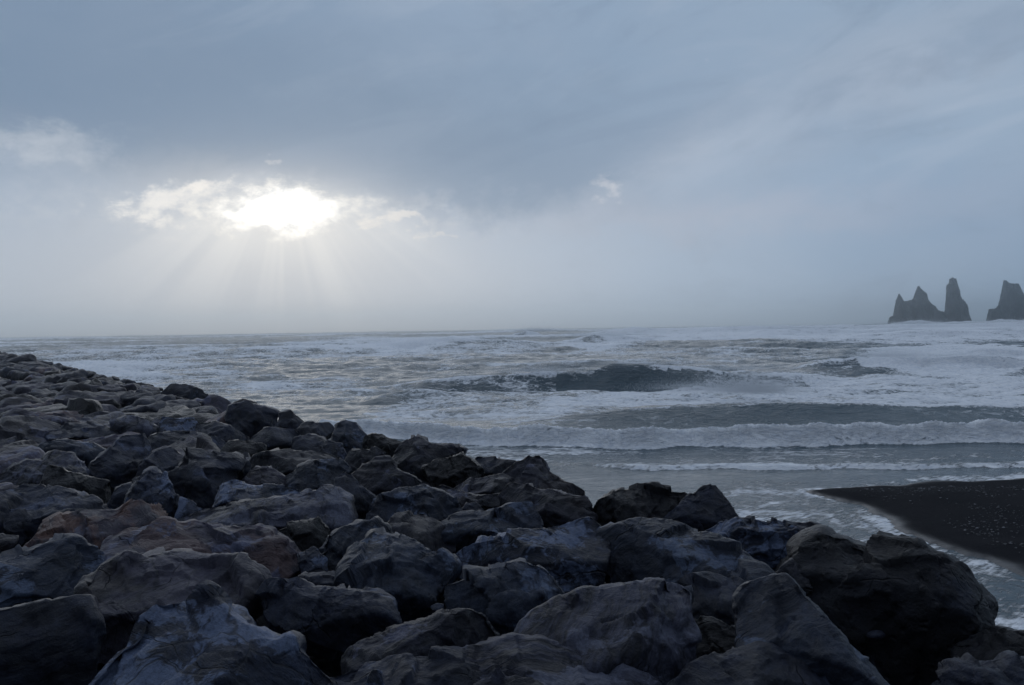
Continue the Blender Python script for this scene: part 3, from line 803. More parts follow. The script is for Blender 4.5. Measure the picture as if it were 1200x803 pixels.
tag(mesh_obj('ground', np.stack([X, Y, h], -1).reshape(-1, 3), Q, M['sand'], {'wet': wet.ravel()}), kind='structure')

# pebbles on the sand
V0, T0 = ico(1)
pv, pt, pm, nvv = [], [], [], 0
lr = np.random.default_rng(5)
pxs = lr.uniform(960, 1290, 9000); pys = 566 + (760 - 566) * lr.random(9000) ** 1.1
gp = ground_pt(pxs, pys, .25); hh, ww, sds = ground_h(gp[:, 0], gp[:, 1])
clump = noise2(gp[:, 0] * .45, gp[:, 1] * .45, 9.0, 3)
ok = (sds > .9) & (clump + lr.uniform(-.35, .3, 9000) > .02)
for i in np.where(ok)[0][:1300]:
    s = .009 + .026 * lr.random() ** 3.0
    v = V0 * s * np.array([lr.uniform(.8, 1.5), lr.uniform(.8, 1.3), lr.uniform(.4, .75)]) * (1 + .25 * lr.normal(size=(len(V0), 1)) * .5)
    pv.append(v + [gp[i, 0], gp[i, 1], hh[i] + s * .25]); pt.append(T0 + nvv); pm += [int(lr.random() < .22)] * len(T0); nvv += len(V0)
tag(mesh_obj('pebbles', np.concatenate(pv), np.concatenate(pt), [plain('dark_pebble', (.045, .047, .055), .6), plain('light_pebble', (.13, .135, .15), .55)], mat_idx=pm), kind='stuff')

# ------------------------------------------------------------------ sea
def ocean_tile(n, L, lmin, lmax, wdir, spread, seed, slope=-3.6):
    g = np.random.default_rng(seed)
    k1 = np.fft.fftfreq(n, 1.0 / n) * 2 * np.pi / L
    kx, ky = np.meshgrid(k1, k1); kk = np.hypot(kx, ky); kk[0, 0] = 1e9
    lam = 2 * np.pi / kk
    win = (lam > lmin) & (lam < lmax)
    cosw = (kx * wdir[0] + ky * wdir[1]) / kk
    amp = kk ** (slope / 2) * win * np.abs(cosw) ** spread * np.exp(-(lmin / lam) ** 2)
    sp = (g.normal(size=(n, n)) + 1j * g.normal(size=(n, n))) * amp
    hgt = np.fft.ifft2(sp).real; sc = 1 / hgt.std()
    dx = np.fft.ifft2(-1j * kx / kk * sp).real * sc; dy = np.fft.ifft2(-1j * ky / kk * sp).real * sc
    return hgt * sc, dx, dy
def sample(tile, L, x, y):
    n = tile.shape[0]; u = (x / L * n) % n; v = (y / L * n) % n
    i = np.floor(u).astype(int); j = np.floor(v).astype(int); fu, fv = u - i, v - j
    i %= n; j %= n; i1, j1 = (i + 1) % n, (j + 1) % n
    return tile[j, i] * (1 - fu) * (1 - fv) + tile[j, i1] * fu * (1 - fv) + tile[j1, i] * (1 - fu) * fv + tile[j1, i1] * fu * fv

na, nr = 1500, 1500
az = np.radians(np.linspace(-41, 41, na)); rad = np.geomspace(11.5, 3600, nr)
A, Rr = np.meshgrid(az, rad)
X = np.sin(A) * Rr; Y = np.cos(A) * Rr
XN, YN = X / Y * 60, np.log(Y) * 30
XN = XN + 2.5 * noise2(XN * .10, YN * .25, 8.0, 4); YN = YN + 1.6 * noise2(XN * .12, YN * .3, 18.0, 4)
SWL = ocean_tile(512, 523.0, 14, 130, (.10, -1), 6, 1, -4.2)
CHP = ocean_tile(1024, 83.0, .45, 14, (.25, -1), 1.2, 2, -3.5)
LON = ocean_tile(512, 2300.0, 50, 400, (.12, -1), 8, 3, -4.0)
near = sstep(24, 60, Y); mid = sstep(60, 190, Y); farw = sstep(160, 420, Y)
aS = .02 + .20 * sstep(34, 75, Y) + .50 * mid
fadeC = 1 - sstep(250, 900, Rr)
aC = (.006 + .016 * sstep(25, 33, Y) + .105 * sstep(38, 62, Y) + .06 * mid) * (.35 + .65 * fadeC)
s_h, s_x, s_y = [sample(t, 523.0, X, Y) for t in SWL]
c_h, c_x, c_y = [sample(t, 83.0, X + .13 * Y, Y) for t in CHP]
l_h, l_x, l_y = [sample(t, 2300.0, X, Y) for t in LON]
Z = aS * s_h + aC * c_h + .42 * farw * l_h
DX = 1.0 * (aS * s_x + aC * c_x); DY = 1.15 * (aS * s_y + aC * c_y)
foam = np.zeros_like(Z); calm = 1 - sstep(30, 44, Y); silt = 1 - sstep(26, 90, Y)

def crest_x(px, Yc): return (np.asarray(px, float) - 600) / F * Yc
def breaker(Yc, pts, wf, wb, amp=1.0, curve=None, seed=0, front_foam=0.0, back_foam=.6, crest_foam=.5, back_len=8.0, lump=0.0, wob=.03, trough=.18, foam_px=None, hvar=.16):
    """a wave with its steep face towards the beach; pts = (px, height) along the crest; curve = (px, shift in m)"""
    global Z, foam, DY
    xs = crest_x([p[0] for p in pts], Yc); hs = np.array([p[1] for p in pts], float) * amp
    hc = np.interp(X, xs, hs, left=0, right=0)
    tx = np.linspace(X.min(), X.max(), 6000)
    hc = hc * (1 + hvar * np.interp(X, tx, noise2(tx * (3.0 / max(wb, 1)) * .35, tx * 0, seed * 3.3, 3)))
    yc = Yc + np.interp(X, tx, noise2(tx * .22 * 40 / Yc, tx * 0, seed * 7.7, 3)) * Yc * wob
    if curve: yc = yc + np.interp(X, crest_x([p[0] for p in curve], Yc), [p[1] for p in curve])
    s = Y - yc
    # face: steepening towards the crest, hollow at its foot
    fr = np.clip(1 + s / wf, 0, 1) ** 1.9 * (s < 0); bk = np.exp(-(np.maximum(s, 0) / wb) ** 1.4) * (s >= 0)
    prof = fr + bk
    tr = -trough * np.exp(-((s + wf * 1.5) / (wf * 1.0)) ** 2)
    edge = sstep(0, .12, hc)
    Z = Z * (1 - .35 * prof * edge) + hc * prof + tr * hc
    ff = np.ones_like(X)
    if foam_px: ff = np.interp(X, crest_x([p[0] for p in foam_px], Yc), [p[1] for p in foam_px], left=foam_px[0][1], right=foam_px[-1][1])
    foam = np.maximum(foam, edge * np.maximum.reduce([
        front_foam * ff * sstep(-wf * 1.05, -wf * .75, s) * (s < 0),
        crest_foam * np.clip(ff + .45, 0, 1) * np.exp(-((s - .15 * wb) / (.3 * wb + .2)) ** 2),
        back_foam * ff * sstep(back_len, 0, s) * (s >= 0)]))
    return s, hc

def blob(poly_px, strength, soft=3.0, z=0.0):
    global foam
    P = ground_pt(*np.array(poly_px, float).T, z)[:, :2]
    # distances measured in a space where range is compressed, so the edge softness looks natural at any distance
    lx, ly = P[:, 0] / P[:, 1] * 60, np.log(P[:, 1]) * 30
    bx, by = XN, YN
    mk = (bx > lx.min() - soft) & (bx < lx.max() + soft) & (by > ly.min() - soft) & (by < ly.max() + soft)
    d = sd_poly(bx[mk], by[mk], np.stack([lx, ly], 1))
    foam[mk] = np.maximum(foam[mk], strength * sstep(-soft, soft * .6, d))

# shore break A, the swell behind it B, the big dark wave D, F far right, and the outer breakers
sA, hA = breaker(38.0, [(330,.40),(420,.55),(560,.58),(700,.66),(800,.64),(900,.72),(1000,.68),(1120,.84),(1300,.7),(1500,.6)], .95, 2.2,
   curve=[(330,6.5),(430,5.0),(560,1.6),(700,0),(900,-.2),(1000,-.4),(1200,-1.6),(1500,-3)], seed=1, front_foam=1.0, crest_foam=1.0, back_foam=1.0, back_len=3.6, wob=.045, trough=.05, hvar=.45)
lm = (sA > -1.0) & (sA < 4.0)
qx = np.stack([X[lm] * 1.3, Y[lm] * 1.3, 0 * X[lm]], -1)
Z[lm] += (.24 * fbm(qx, 5, gain=.62) + .09 * fbm(qx * 2.7, 3, ridged=True)) * sstep(-1.0, -.1, sA[lm]) * sstep(4.0, 1.5, sA[lm])
sB, hB = breaker(45.5, [(560,0),(640,.35),(740,.8),(860,1.0),(960,1.0),(1060,.8),(1180,.62),(1400,.6)], 4.2, 3.2, seed=2, front_foam=0, crest_foam=.55, back_foam=.0, wob=.008, trough=.05)
foam *= np.where((sB > -4.2) & (sB < -.2) & (hB > .2) & (sA > 2.6), .25, 1)
blob([(640,484),(740,477),(850,470),(900,470),(1000,478),(1200,484),(1400,486),(1400,440),(1080,440),(820,444),(660,456),(610,470)], .70, 2.5)
blob([(430,478),(500,466),(560,452),(640,450),(660,470),(640,490),(560,494),(430,492)], .50, 3)
sD, hD = breaker(79.0, [(455,0),(500,.75),(560,1.15),(640,1.45),(690,1.4),(720,1.8),(760,1.75),(800,1.3),(860,.8),(930,.55),(1000,0)], 3.0, 5.0, seed=4,
   foam_px=[(490,.3),(560,.25),(590,.35),(600,1),(650,1),(662,.05),(860,.0),(900,.5)], front_foam=.38, crest_foam=.75, back_foam=.5, back_len=14, wob=.012, trough=.2)
breaker(66.0, [(420,0),(450,.45),(490,.6),(530,.35),(570,0)], 2.2, 2.6, seed=41, front_foam=.2, crest_foam=.5, back_foam=.5, back_len=5)
breaker(58.0, [(450,0),(480,.3),(520,.35),(560,0)], 1.8, 2.2, seed=42, front_foam=.15, crest_foam=.35, back_foam=.4, back_len=4)
breaker(112.0, [(560,0),(640,.6),(720,.8),(800,.5),(880,0)], 5, 6, seed=43, front_foam=.15, crest_foam=.5, back_foam=.35, back_len=12)
breaker(140.0, [(700,0),(780,.8),(860,1.0),(930,.6),(990,0)], 7, 8, seed=44, front_foam=.1, crest_foam=.45, back_foam=.3, back_len=15)
sF, hF = breaker(97.0, [(930,0),(965,.9),(985,1.0),(1005,1.35),(1025,1.2),(1060,1.2),(1180,1.1),(1260,.6),(1400,0)], 3.2, 5.0, seed=5,
   foam_px=[(960,.0),(996,.05),(1006,1.0),(1400,1.0)], trough=0, front_foam=.95, crest_foam=.9, back_foam=.85, back_len=26, wob=.01)
blob([(1015,428),(1040,408),(1120,403),(1190,412),(1230,430),(1180,438),(1060,436)], .88, 2)
sG, hG = breaker(185.0, [(780,0),(840,.9),(900,1.7),(950,1.6),(1010,1.0),(1100,.4),(1200,0)], 12, 14, seed=6, foam_px=[(880,.1),(940,.1)], front_foam=.2, crest_foam=.5, back_foam=.3, wob=.01)
breaker(125.0, [(1080,0),(1140,.8),(1230,1.2),(1400,.8)], 6, 8, seed=16, foam_px=[(1100,.1),(1400,.3)], front_foam=.3, crest_foam=.4, back_foam=.3)
breaker(215.0, [(380,0),(430,1.2),(480,2.2),(530,2.3),(580,1.6),(640,.9),(720,0)], 9, 12, seed=7, foam_px=[(420,.9),(500,.75),(560,.35),(640,.7)], front_foam=.9, crest_foam=1, back_foam=.8, back_len=40)
breaker(150.0, [(250,0),(310,.5),(370,.8),(460,.7),(560,.6),(620,0)], 7, 9, seed=8, front_foam=.6, crest_foam=.7, back_foam=.55, back_len=30)
breaker(265.0, [(640,0),(675,1.6),(695,2.8),(712,2.2),(760,1.5),(840,.8),(900,0)], 9, 14, seed=9, foam_px=[(680,.5),(700,.1),(712,1),(800,.9)], front_foam=.9, crest_foam=1, back_foam=.85, back_len=60)
breaker(440.0, [(590,0),(604,3.0),(616,4.2),(630,3.4),(645,0)], 12, 20, seed=10, foam_px=[(600,.6),(612,.3),(620,1)], front_foam=.9, crest_foam=1, back_foam=.8, back_len=60)
breaker(420.0, [(860,0),(900,2.5),(960,3.1),(1010,1.8),(1060,3.0),(1110,2.2),(1180,2.8),(1260,2)], 16, 24, seed=11, foam_px=[(880,.6),(960,.8),(1040,1),(1260,1)], front_foam=.85, crest_foam=1, back_foam=.9, back_len=90)
breaker(620.0, [(690,0),(740,4.0),(790,2.0),(860,3.2),(920,3.8),(1000,2.6),(1070,4.3),(1110,3.0),(1200,3.9),(1300,3)], 24, 34, seed=12, foam_px=[(700,.6),(860,.5),(1040,1),(1300,1)], front_foam=.8, crest_foam=1, back_foam=.7, back_len=90)
breaker(290.0, [(960,0),(1020,1.4),(1080,2.4),(1150,1.8),(1220,2.6),(1400,2)], 12, 16, seed=13, foam_px=[(960,.5),(1100,.9),(1400,.9)], front_foam=.8, crest_foam=.9, back_foam=.85, back_len=60)
breaker(330.0, [(-30,0),(60,1.0),(160,1.4),(260,.9),(340,0)], 12, 16, seed=14, foam_px=[(0,.6),(300,.5)], front_foam=.5, crest_foam=.7, back_foam=.4, back_len=40)
breaker(900.0, [(-50,1.5),(90,3.2),(230,1.8),(400,3.2),(520,2.0),(700,3.5),(900,3),(1300,3)], 34, 44, seed=15, hvar=.5, front_foam=.3, crest_foam=.9, back_foam=.3, back_len=60)
breaker(1050.0, [(1020,0),(1050,4.2),(1066,6.4),(1085,5.0),(1110,3.5),(1160,4.5),(1190,5.6),(1260,4)], 16, 24, seed=31, hvar=.6, front_foam=1, crest_foam=1, back_foam=.9, back_len=80)
# shallow ledge of foam nearest the sand (the last spent wave)
sJ, hJ = breaker(30.6, [(620,0),(700,.06),(760,.13),(830,.07),(900,.13),(960,.08),(1040,.13),(1120,.07),(1200,.13),(1600,.12)], .35, 1.0,
   curve=[(640,2.0),(760,.2),(900,0),(1200,-.3)], seed=21, front_foam=.8, crest_foam=.72, back_foam=.62, back_len=2.2, wob=.035, trough=0, hvar=.5)
lm = (sJ > -.5) & (sJ < 2.0)
Z[lm] += .03 * fbm(np.stack([X[lm] * 3, Y[lm] * 3, 0 * X[lm]], -1), 4, gain=.6) * (hJ[lm] > .02)
# streaks and loose foam
blob([(700,412),(800,398),(950,404),(1200,400),(1400,396),(1400,382),(700,388)], .74, 3)
blob([(760,446),(900,436),(1040,440),(1200,440),(1400,440),(1400,462),(760,462)], .72, 3)
blob([(560,420),(700,412),(860,414),(960,412),(960,424),(700,424)], .36, 3)
blob([(0,440),(60,420),(150,428),(300,440),(420,446),(420,456),(200,452),(0,460)], .52, 3)
blob([(70,442),(110,428),(170,434),(200,444),(150,452)], .72, 2)
blob([(300,420),(340,404),(420,396),(640,402),(640,412),(480,418)], .55, 3)
blob([(-60,425),(120,410),(300,408),(330,418),(100,424),(-60,440)], .38, 3)
blob([(420,462),(520,448),(560,440),(620,446),(560,462),(480,474)], .55, 3)
blob([(700,545),(1300,540),(1300,522),(420,524),(480,535),(600,548)], .30, 2)
# swash running between the sand and the boulders: thin, streaked along its flow
blob([(860,566),(940,572),(985,592),(1030,608),(1075,628),(1130,651),(1200,676),(1330,730),(1330,800),(1150,760),(1050,680),(940,620),(860,610)], .33, 1.5)
blob([(1165,728),(1200,722),(1330,740),(1330,790),(1200,748)], .7, 1.2)
foam = np.maximum(foam, .14 * sstep(50, 120, Y)); foam = np.maximum(foam, .12 * sstep(36, 50, Y))
# steep crests of the loose sea turn white
foam += .5 * sstep(1.3, 2.4, s_h) * mid + .22 * sstep(1.2, 2.4, c_h) * sstep(45, 90, Y)
foam = foam + (noise2(X * .06, Y * .035, 4.0, 4) * .28) * (foam > .05)
foam = np.clip(foam, 0, 1)
PXc = lambda Yc: X / Yc * F + 600
faceD = (sD < -.35) & (sD > -2.9) & (hD > .5); foam = np.where(faceD, np.minimum(foam, np.interp(PXc(79.0), [560, 596, 604, 642, 652, 800, 880], [.30, .34, 1, 1, .04, .04, .4])), foam)
faceF = (sF < -.3) & (sF > -3.0) & (hF > .4); foam = np.where(faceF, np.minimum(foam, np.interp(PXc(97.0), [985, 998, 1007], [.16, .12, 1.0])), foam)
faceB = (sB < -.3) & (sB > -4.0) & (hB > .25) & (sA > 3.0); foam = np.where(faceB, np.minimum(foam, np.interp(PXc(45.5), [640, 720, 980, 1040, 1300], [.30, .05, .05, .34, .36])), foam)
faceG = (sG < 0) & (sG > -12) & (hG > .5); foam = np.where(faceG, np.minimum(foam, .12), foam)
# foam edge along the wet sand
gh, gw, gs = ground_h(X[:900], Y[:900])
edge = np.zeros_like(Z); edge[:900] = np.exp(-((gh - Z[:900] + .035) / .022) ** 2) * (gs > -2.2) * (gs < .6)
foam = np.maximum(foam, edge * .5)
Vs = np.stack([X + DX, Y + DY, Z], -1).reshape(-1, 3)
I = (np.arange(nr - 1)[:, None] * na + np.arange(na - 1)[None]).ravel()
Q = np.stack([I, I + 1, I + na + 1, I + na], 1)
tag(mesh_obj('sea', Vs, Q, M['water'], {'foam': foam.ravel(), 'silt': silt.ravel(), 'calm': calm.ravel()}), kind='structure')

# wind-blown spray over the breaking crests: fine droplets
def spray(name, centres, n, seed):
    lr = np.random.default_rng(seed)
    tet = np.array([(1, 1, 1), (-1, -1, 1), (-1, 1, -1), (1, -1, -1)]) * .6
    tf = np.array([(0, 1, 2), (0, 3, 1), (0, 2, 3), (1, 3, 2)])
    PV = []
    for (px, Yc, z0, sx, sy, sz, wgt, size, lean) in centres:
        m = int(n * wgt)
        u = lr.normal(size=m); hgt = lr.exponential(1, m)
        gust = .5 + .8 * np.abs(perlin(np.stack([u * 2.3, u * 0 + seed, u * 0], -1)))
        zz = hgt * sz * gust
        x = (px - 600) / F * Yc + u * sx + lean * zz + lr.normal(size=m) * .3
        y = Yc + lr.normal(size=m) * sy + zz * .6
        s = size * 1.1 * (.4 + lr.random(m))
        PV.append(np.stack([x, y, z0 + zz], 1)[:, None, :] + tet[None] * s[:, None, None] * lr.uniform(.6, 1.4, (m, 4, 1)))
    PV = np.concatenate(PV); m = len(PV)
    T = (tf[None] + 4 * np.arange(m)[:, None, None]).reshape(-1, 3)
    tag(mesh_obj(name, PV.reshape(-1, 3), T, M['spray'], smooth=False), kind='stuff')
M['spray'] = plain('spray_droplets', (.8, .83, .86), .6, .05)
spray('spray', [
  (880, 60, .5, 1.6, 2.0, .55, .32, 0.011, .3), (820, 64, .4, 2.2, 2.0, .35, .12, 0.0099, .3),
  (632, 82, 1.0, 2.2, 1.2, .35, .10, 0.0121, .3), (745, 82, 1.5, 3.4, 1.0, .22, .08, 0.0099, .5), (850, 84, .8, 3.5, 1.5, .30, .10, 0.011, .4),
  (1035, 99, 1.2, 2.6, 2.0, .55, .14, 0.0132, .8), (1120, 101, 1.0, 5, 2.0, .3, .08, 0.0132, .6),
  (1110, 36.5, .55, 6, .5, .10, .06, 0.0055, .2), (900, 38.3, .5, 9, .5, .07, .06, 0.005, .2),
  (520, 218, 2.0, 14, 4, .9, .10, 0.0303, .5), (712, 268, 2.4, 8, 4, .8, .08, 0.033, .6), (628, 445, 3.6, 6, 5, 1.1, .05, 0.055, .8),
  (1075, 625, 3.8, 14, 8, 1.6, .07, 0.077, .8), (1200, 625, 3.6, 20, 8, 1.4, .07, 0.077, .8), (950, 425, 2.8, 14, 6, .7, .05, 0.0495, .7),
 ], 150000, 3)

# ------------------------------------------------------------------ sea stacks on the horizon
def stack(prof, Yc, depth, label, seed, nx=260, nd=70):
    prof = np.array(prof, float); px, py = prof.T
    xw = (px - 600) / F * Yc; zw = 5 + (hor(px) - py) / F * Yc
    xs = np.linspace(xw.min(), xw.max(), nx)
    H = np.maximum(np.interp(xs, xw, zw), 1)
    d = np.linspace(-1, 1, nd)
    XX, DD = np.meshgrid(xs, d)
    HH = np.interp(XX, xs, H)
    tt = (XX - xw.min()) / (xw.max() - xw.min())
    D = depth * (.35 + .65 * np.sin(np.clip(tt, .04, .96) * np.pi)) * (.75 + .35 * noise2(XX * .03, XX * 0, seed, 2))
    # each column narrows as it rises; rows follow the slope so the crest stays sharp
    ad = np.abs(DD)
    zz = HH * (1 - ad ** 1.25) ** .9
    yy = Yc + DD * D * 1.0
    q = np.stack([XX * .05, yy * .05, zz * .05], -1)
    n1 = fbm(q + seed, 4, gain=.6); n2 = fbm(q * np.array([2.5, 2.5, .5]) + seed * 2, 4, ridged=True)
    amt = sstep(0, .2, 1 - ad)
    jag = fbm(np.stack([XX * .22, yy * .22, XX * 0 + seed], -1), 4, gain=.65, ridged=True)
    zz2 = zz + n1 * 5.0 * amt * ad + (jag - .3) * 3.2 * amt - 2.5 * (1 - amt)
    yy2 = yy + (n2 * 6 + n1 * 6) * (1 - .6 * ad) * np.sign(DD + 1e-6) * .6
    xx2 = XX + n1 * 1.5
    V = np.stack([xx2, yy2, zz2], -1).reshape(-1, 3)
    I = (np.arange(nd - 1)[:, None] * nx + np.arange(nx - 1)[None]).ravel()
    Q = np.stack([I, I + 1, I + nx + 1, I + nx], 1)
    o = mesh_obj('sea_stack', V, Q, M['basalt'])
    cx = float(xw.mean()); o.location = (cx, Yc, 0)
    co = np.empty(len(V) * 3, np.float32); o.data.vertices.foreach_get('co', co); co = co.reshape(-1, 3) - np.array([cx, Yc, 0], np.float32)
    o.data.vertices.foreach_set('co', co.ravel()); o.data.update()
    tag(o, label, 'sea stack', 'sea stacks off the beach')
def basalt():
    m, nt, b, tc = new_mat('basalt_cliff')
    p = N(nt, tc.outputs['Object'])
    n1 = noise(nt, p, .06, 6, .6); n2 = noise(nt, vmath(nt, 'MULTIPLY', p, (1, 1, .25)), .25, 5, .65)
    cc = mix(nt, n1.smooth(.4, .62), (.060, .070, .088), (.120, .132, .150))  # lightened bluish tones put part of the haze into the rock colour
    cc = mix(nt, (n2 + n1).smooth(1.05, 1.25) * .5, cc, (.13, .13, .12))
    put(nt, cc, b.inputs['Base Color']); b.inputs['Roughness'].default_value = .9
    put(nt, bump(nt, n2 + n1, 4.0, .9), b.inputs['Normal'])
    return m
M['basalt'] = basalt()
Z6 = lambda pts: [(1000 + a / 6, 300 + b / 6) for a, b in pts]
stack(Z6([(252,470),(258,438),(268,430),(288,424),(294,370),(304,322),(316,285),(326,270),(340,284),(356,318),(380,324),(410,312),(430,298),(445,250),(460,215),(475,238),(488,250),(513,260),(522,300),(545,342),(578,360),(587,384),(608,390),(640,398),(660,470)]), 1370, 26,
      'long jagged sea stack with two sharp peaks, left of the slender pillar', 1)
stack(Z6([(636,470),(642,396),(655,370),(661,330),(666,205),(680,198),(684,166),(700,157),(720,164),(729,205),(744,250),(749,316),(775,311),(790,330),(801,352),(806,392),(824,440),(830,470)]), 1382, 22,
      'tall slender pillar-like sea stack with a lower shoulder on its right side', 2)
stack(Z6([(950,470),(955,436),(957,380),(998,377),(1030,345),(1042,305),(1057,288),(1062,222),(1057,180),(1070,172),(1090,190),(1115,200),(1150,196),(1172,214),(1186,264),(1202,300),(1240,330),(1290,352),(1350,400),(1380,470)]), 1400, 30,
      'flat-topped sea stack with a hooked corner, cut by the edge of the view', 3)

# ------------------------------------------------------------------ haze
def haze_box(x0, x1, y0, y1, z0, z1, dens):
    V = np.array([(x, y, z) for z in (z0, z1) for y in (y0, y1) for x in (x0, x1)], float)
    Fq = np.array([(0, 2, 3, 1), (4, 5, 7, 6), (0, 1, 5, 4), (2, 6, 7, 3), (0, 4, 6, 2), (1, 3, 7, 5)])
    m = bpy.data.materials.new('haze_air'); m.use_nodes = True; nt = m.node_tree; nt.nodes.clear()
    out = nt.nodes.new('ShaderNodeOutputMaterial'); v = nt.nodes.new('ShaderNodeVolumePrincipled')
    v.inputs['Color'].default_value = (.84, .94, 1.0, 1); v.inputs['Density'].default_value = dens; v.inputs['Anisotropy'].default_value = .88
    nt.links.new(v.outputs[0], out.inputs['Volume'])
    tag(mesh_obj('haze', V, Fq, m, smooth=False), kind='stuff')
HAZE = 0.00038
if HAZE: haze_box(-2700, 2700, -60, 3680, -8, 74, HAZE)

# ------------------------------------------------------------------ sky
SUNPX = (332, 243)
sd_ = ray(*SUNPX); SUN_AZ = math.atan2(sd_[0], sd_[1]); SUN_EL = math.asin(sd_[2])
w = bpy.data.worlds.new('World'); S.world = w; w.use_nodes = True; nt = w.node_tree
bg = nt.nodes['Background']
sky = nt.nodes.new('ShaderNodeTexSky'); sky.sky_type = 'NISHITA'; sky.sun_disc = False
sky.sun_elevation = SUN_EL; sky.sun_rotation = SUN_AZ
tcw = nt.nodes.new('ShaderNodeTexCoord'); dv = vmath(nt, 'NORMALIZE', N(nt, tcw.outputs['Generated']))
dx, dy, dz = sep(nt, dv)
# direction in degrees: azimuth a (right positive) and elevation e, from the horizon ahead
a = dx.atan2(dy) * (180 / math.pi); e = dz._m('ARCSINE') * (180 / math.pi)
def ae(px, py):
    d = ray(px, py); return math.degrees(math.atan2(d[0], d[1])), math.degrees(math.asin(d[2]))
q = vec(nt, a * .05, e * .09, 0.0)
wz = nt.nodes.new('ShaderNodeTexNoise'); nt.links.new(q.s, wz.inputs[0]); wz.inputs['Scale'].default_value = 1.3; wz.inputs['Detail'].default_value = 5
q2 = vmath(nt, 'ADD', q, vmath(nt, 'SCALE', N(nt, wz.outputs['Color']), scale=.5))
cl = noise(nt, q2, 1.1, 7, .52); cl2 = noise(nt, q2, 3.4, 7, .6); cl3 = noise(nt, vmath(nt, 'MULTIPLY', q2, (1, 1, 1)), 9.0, 6, .6)
def g(px, py, sx, sy, rot=0.0, aa=None, ee=None):
    """soft patch of sky centred where the photo pixel looks; sizes in px"""
    a0, e0 = ae(px, py); kx = math.degrees(1 / F)
    A_ = (aa or a) - a0; E_ = (ee or e) - e0
    if rot:
        cr, sr = math.cos(rot), math.sin(rot); A_, E_ = A_ * cr + E_ * sr, E_ * cr - A_ * sr
    return ((A_ * (1 / (sx * kx))).pow(2.0) + (E_ * (1 / (sy * kx))).pow(2.0)).__mul__(-1.0).exp()
# warped coordinates make patch outlines ragged
cl4 = noise(nt, vec(nt, a * .05, e * .09, 4.0), 4.0, 6, .6)
aw = a + (cl2 - .5) * 6.0 + (cl3 - .5) * 3.0; ew = e + (cl4 - .5) * 5.0 + (cl3 - .5) * 2.0
G = lambda *k, **kw: g(*k, aa=aw, ee=ew, **kw)
base = e.smooth(0, 26, 0, 1)
col = mix(nt, base, (.350, .440, .565), (.278, .380, .520))
right = a.smooth(-6, 30)
col = mix(nt, right, col, (.272, .372, .500))
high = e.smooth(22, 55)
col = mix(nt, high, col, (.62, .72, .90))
# unseen sky behind the viewer, darkened to keep the boulder fronts dark
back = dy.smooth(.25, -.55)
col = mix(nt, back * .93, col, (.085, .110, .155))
def shade(col, f, amt, tgt): return mix(nt, (f * amt).clamp(), col, tgt)
col = shade(col, g(30, 95, 330, 95), .95, (.105, .170, .270))
col = shade(col, G(-40, 10, 380, 110), .75, (.145, .215, .325))
col = shade(col, G(470, 165, 280, 62, rot=-.1), .95, (.180, .255, .360))
col = shade(col, G(620, 210, 170, 40, rot=-.25), .75, (.205, .275, .375))
col = shade(col, G(290, 198, 130, 26), .75, (.215, .265, .335))
col = shade(col, G(880, 150, 300, 60, rot=.25), .32, (.250, .315, .425))
col = shade(col, G(1150, 250, 230, 70), .28, (.235, .300, .430))
col = shade(col, G(1060, 60, 260, 60, rot=.3), .40, (.42, .465, .545))
col = shade(col, G(560, 30, 200, 60), .22, (.36, .41, .51))
col = shade(col, G(830, 255, 230, 22), .38, (.42, .425, .50))
col = shade(col, G(790, 180, 60, 22, rot=.5), .25, (.42, .45, .52))
col = mix(nt, (cl - .5).smooth(-.16, .16) * .16, col, (.46, .49, .56))
col = mix(nt, cl2.smooth(.46, .30) * .16, col, (.17, .21, .28))
st1 = noise(nt, vec(nt, (a + e * .9) * .035, (e - a * .33) * .16, 7.0), 1.6, 7, .58, .6)
col = mix(nt, (st1 - .5).smooth(.0, .16) * .28 * e.smooth(4, 12), col, (.44, .50, .60))
col = mix(nt, (st1 - .5).smooth(.0, -.16) * .30 * e.smooth(4, 12), col, (.17, .235, .34))
# luminous veil under the cloud base
cl5 = noise(nt, vec(nt, a * .05, e * .075, 2.0), 17.0, 7, .62)
# the cloud deck: its lower edge dips in the middle and climbs to the right
fc = nt.nodes.new('ShaderNodeFloatCurve'); nt.links.new(((a + 32) * (1 / 64)).s, fc.inputs['Value'])
pts = [((az_ + 32) / 64, el_ / 20) for az_, el_ in ((-32, 13.5), (-25, 10.2), (-17, 9.2), (-11, 8.0), (-4.5, 6.2), (2.2, 7.6), (9, 10), (16, 12.5), (32, 16.5))]
cv = fc.mapping.curves[0]
cv.points[0].location = pts[0]; cv.points[1].location = pts[-1]
for p_ in pts[1:-1]: cv.points.new(*p_)
fc.mapping.update()
edge = N(nt, fc.outputs[0]) * 20
ed = e - edge + (cl2 - .5) * 5.0 + (cl3 - .5) * 3.2
deck = ed.smooth(-1.0, 1.9) * ed.smooth(24, 4, .25, 1) * a.smooth(26, -2, .30, 1)
col = mix(nt, deck * .60, col, (.160, .235, .345))
veil = g(340, 330, 330, 120)
col = mix(nt, (veil * .75 * (1 - deck * .75)).clamp(), col, (.53, .560, .610))
col = shade(col, g(300, 352, 300, 55), .55, (.55, .575, .62))
band = g(315, 252, 200, 22, aa=a + (aw - a) * .5, ee=ew) * cl5.smooth(.40, .62)
col = shade(col, band, .55, (.74, .73, .72))
col = shade(col, g(325, 290, 165, 66), .50, (.66, .655, .66))
col = shade(col, g(60, 320, 230, 90), .35, (.36, .395, .455))
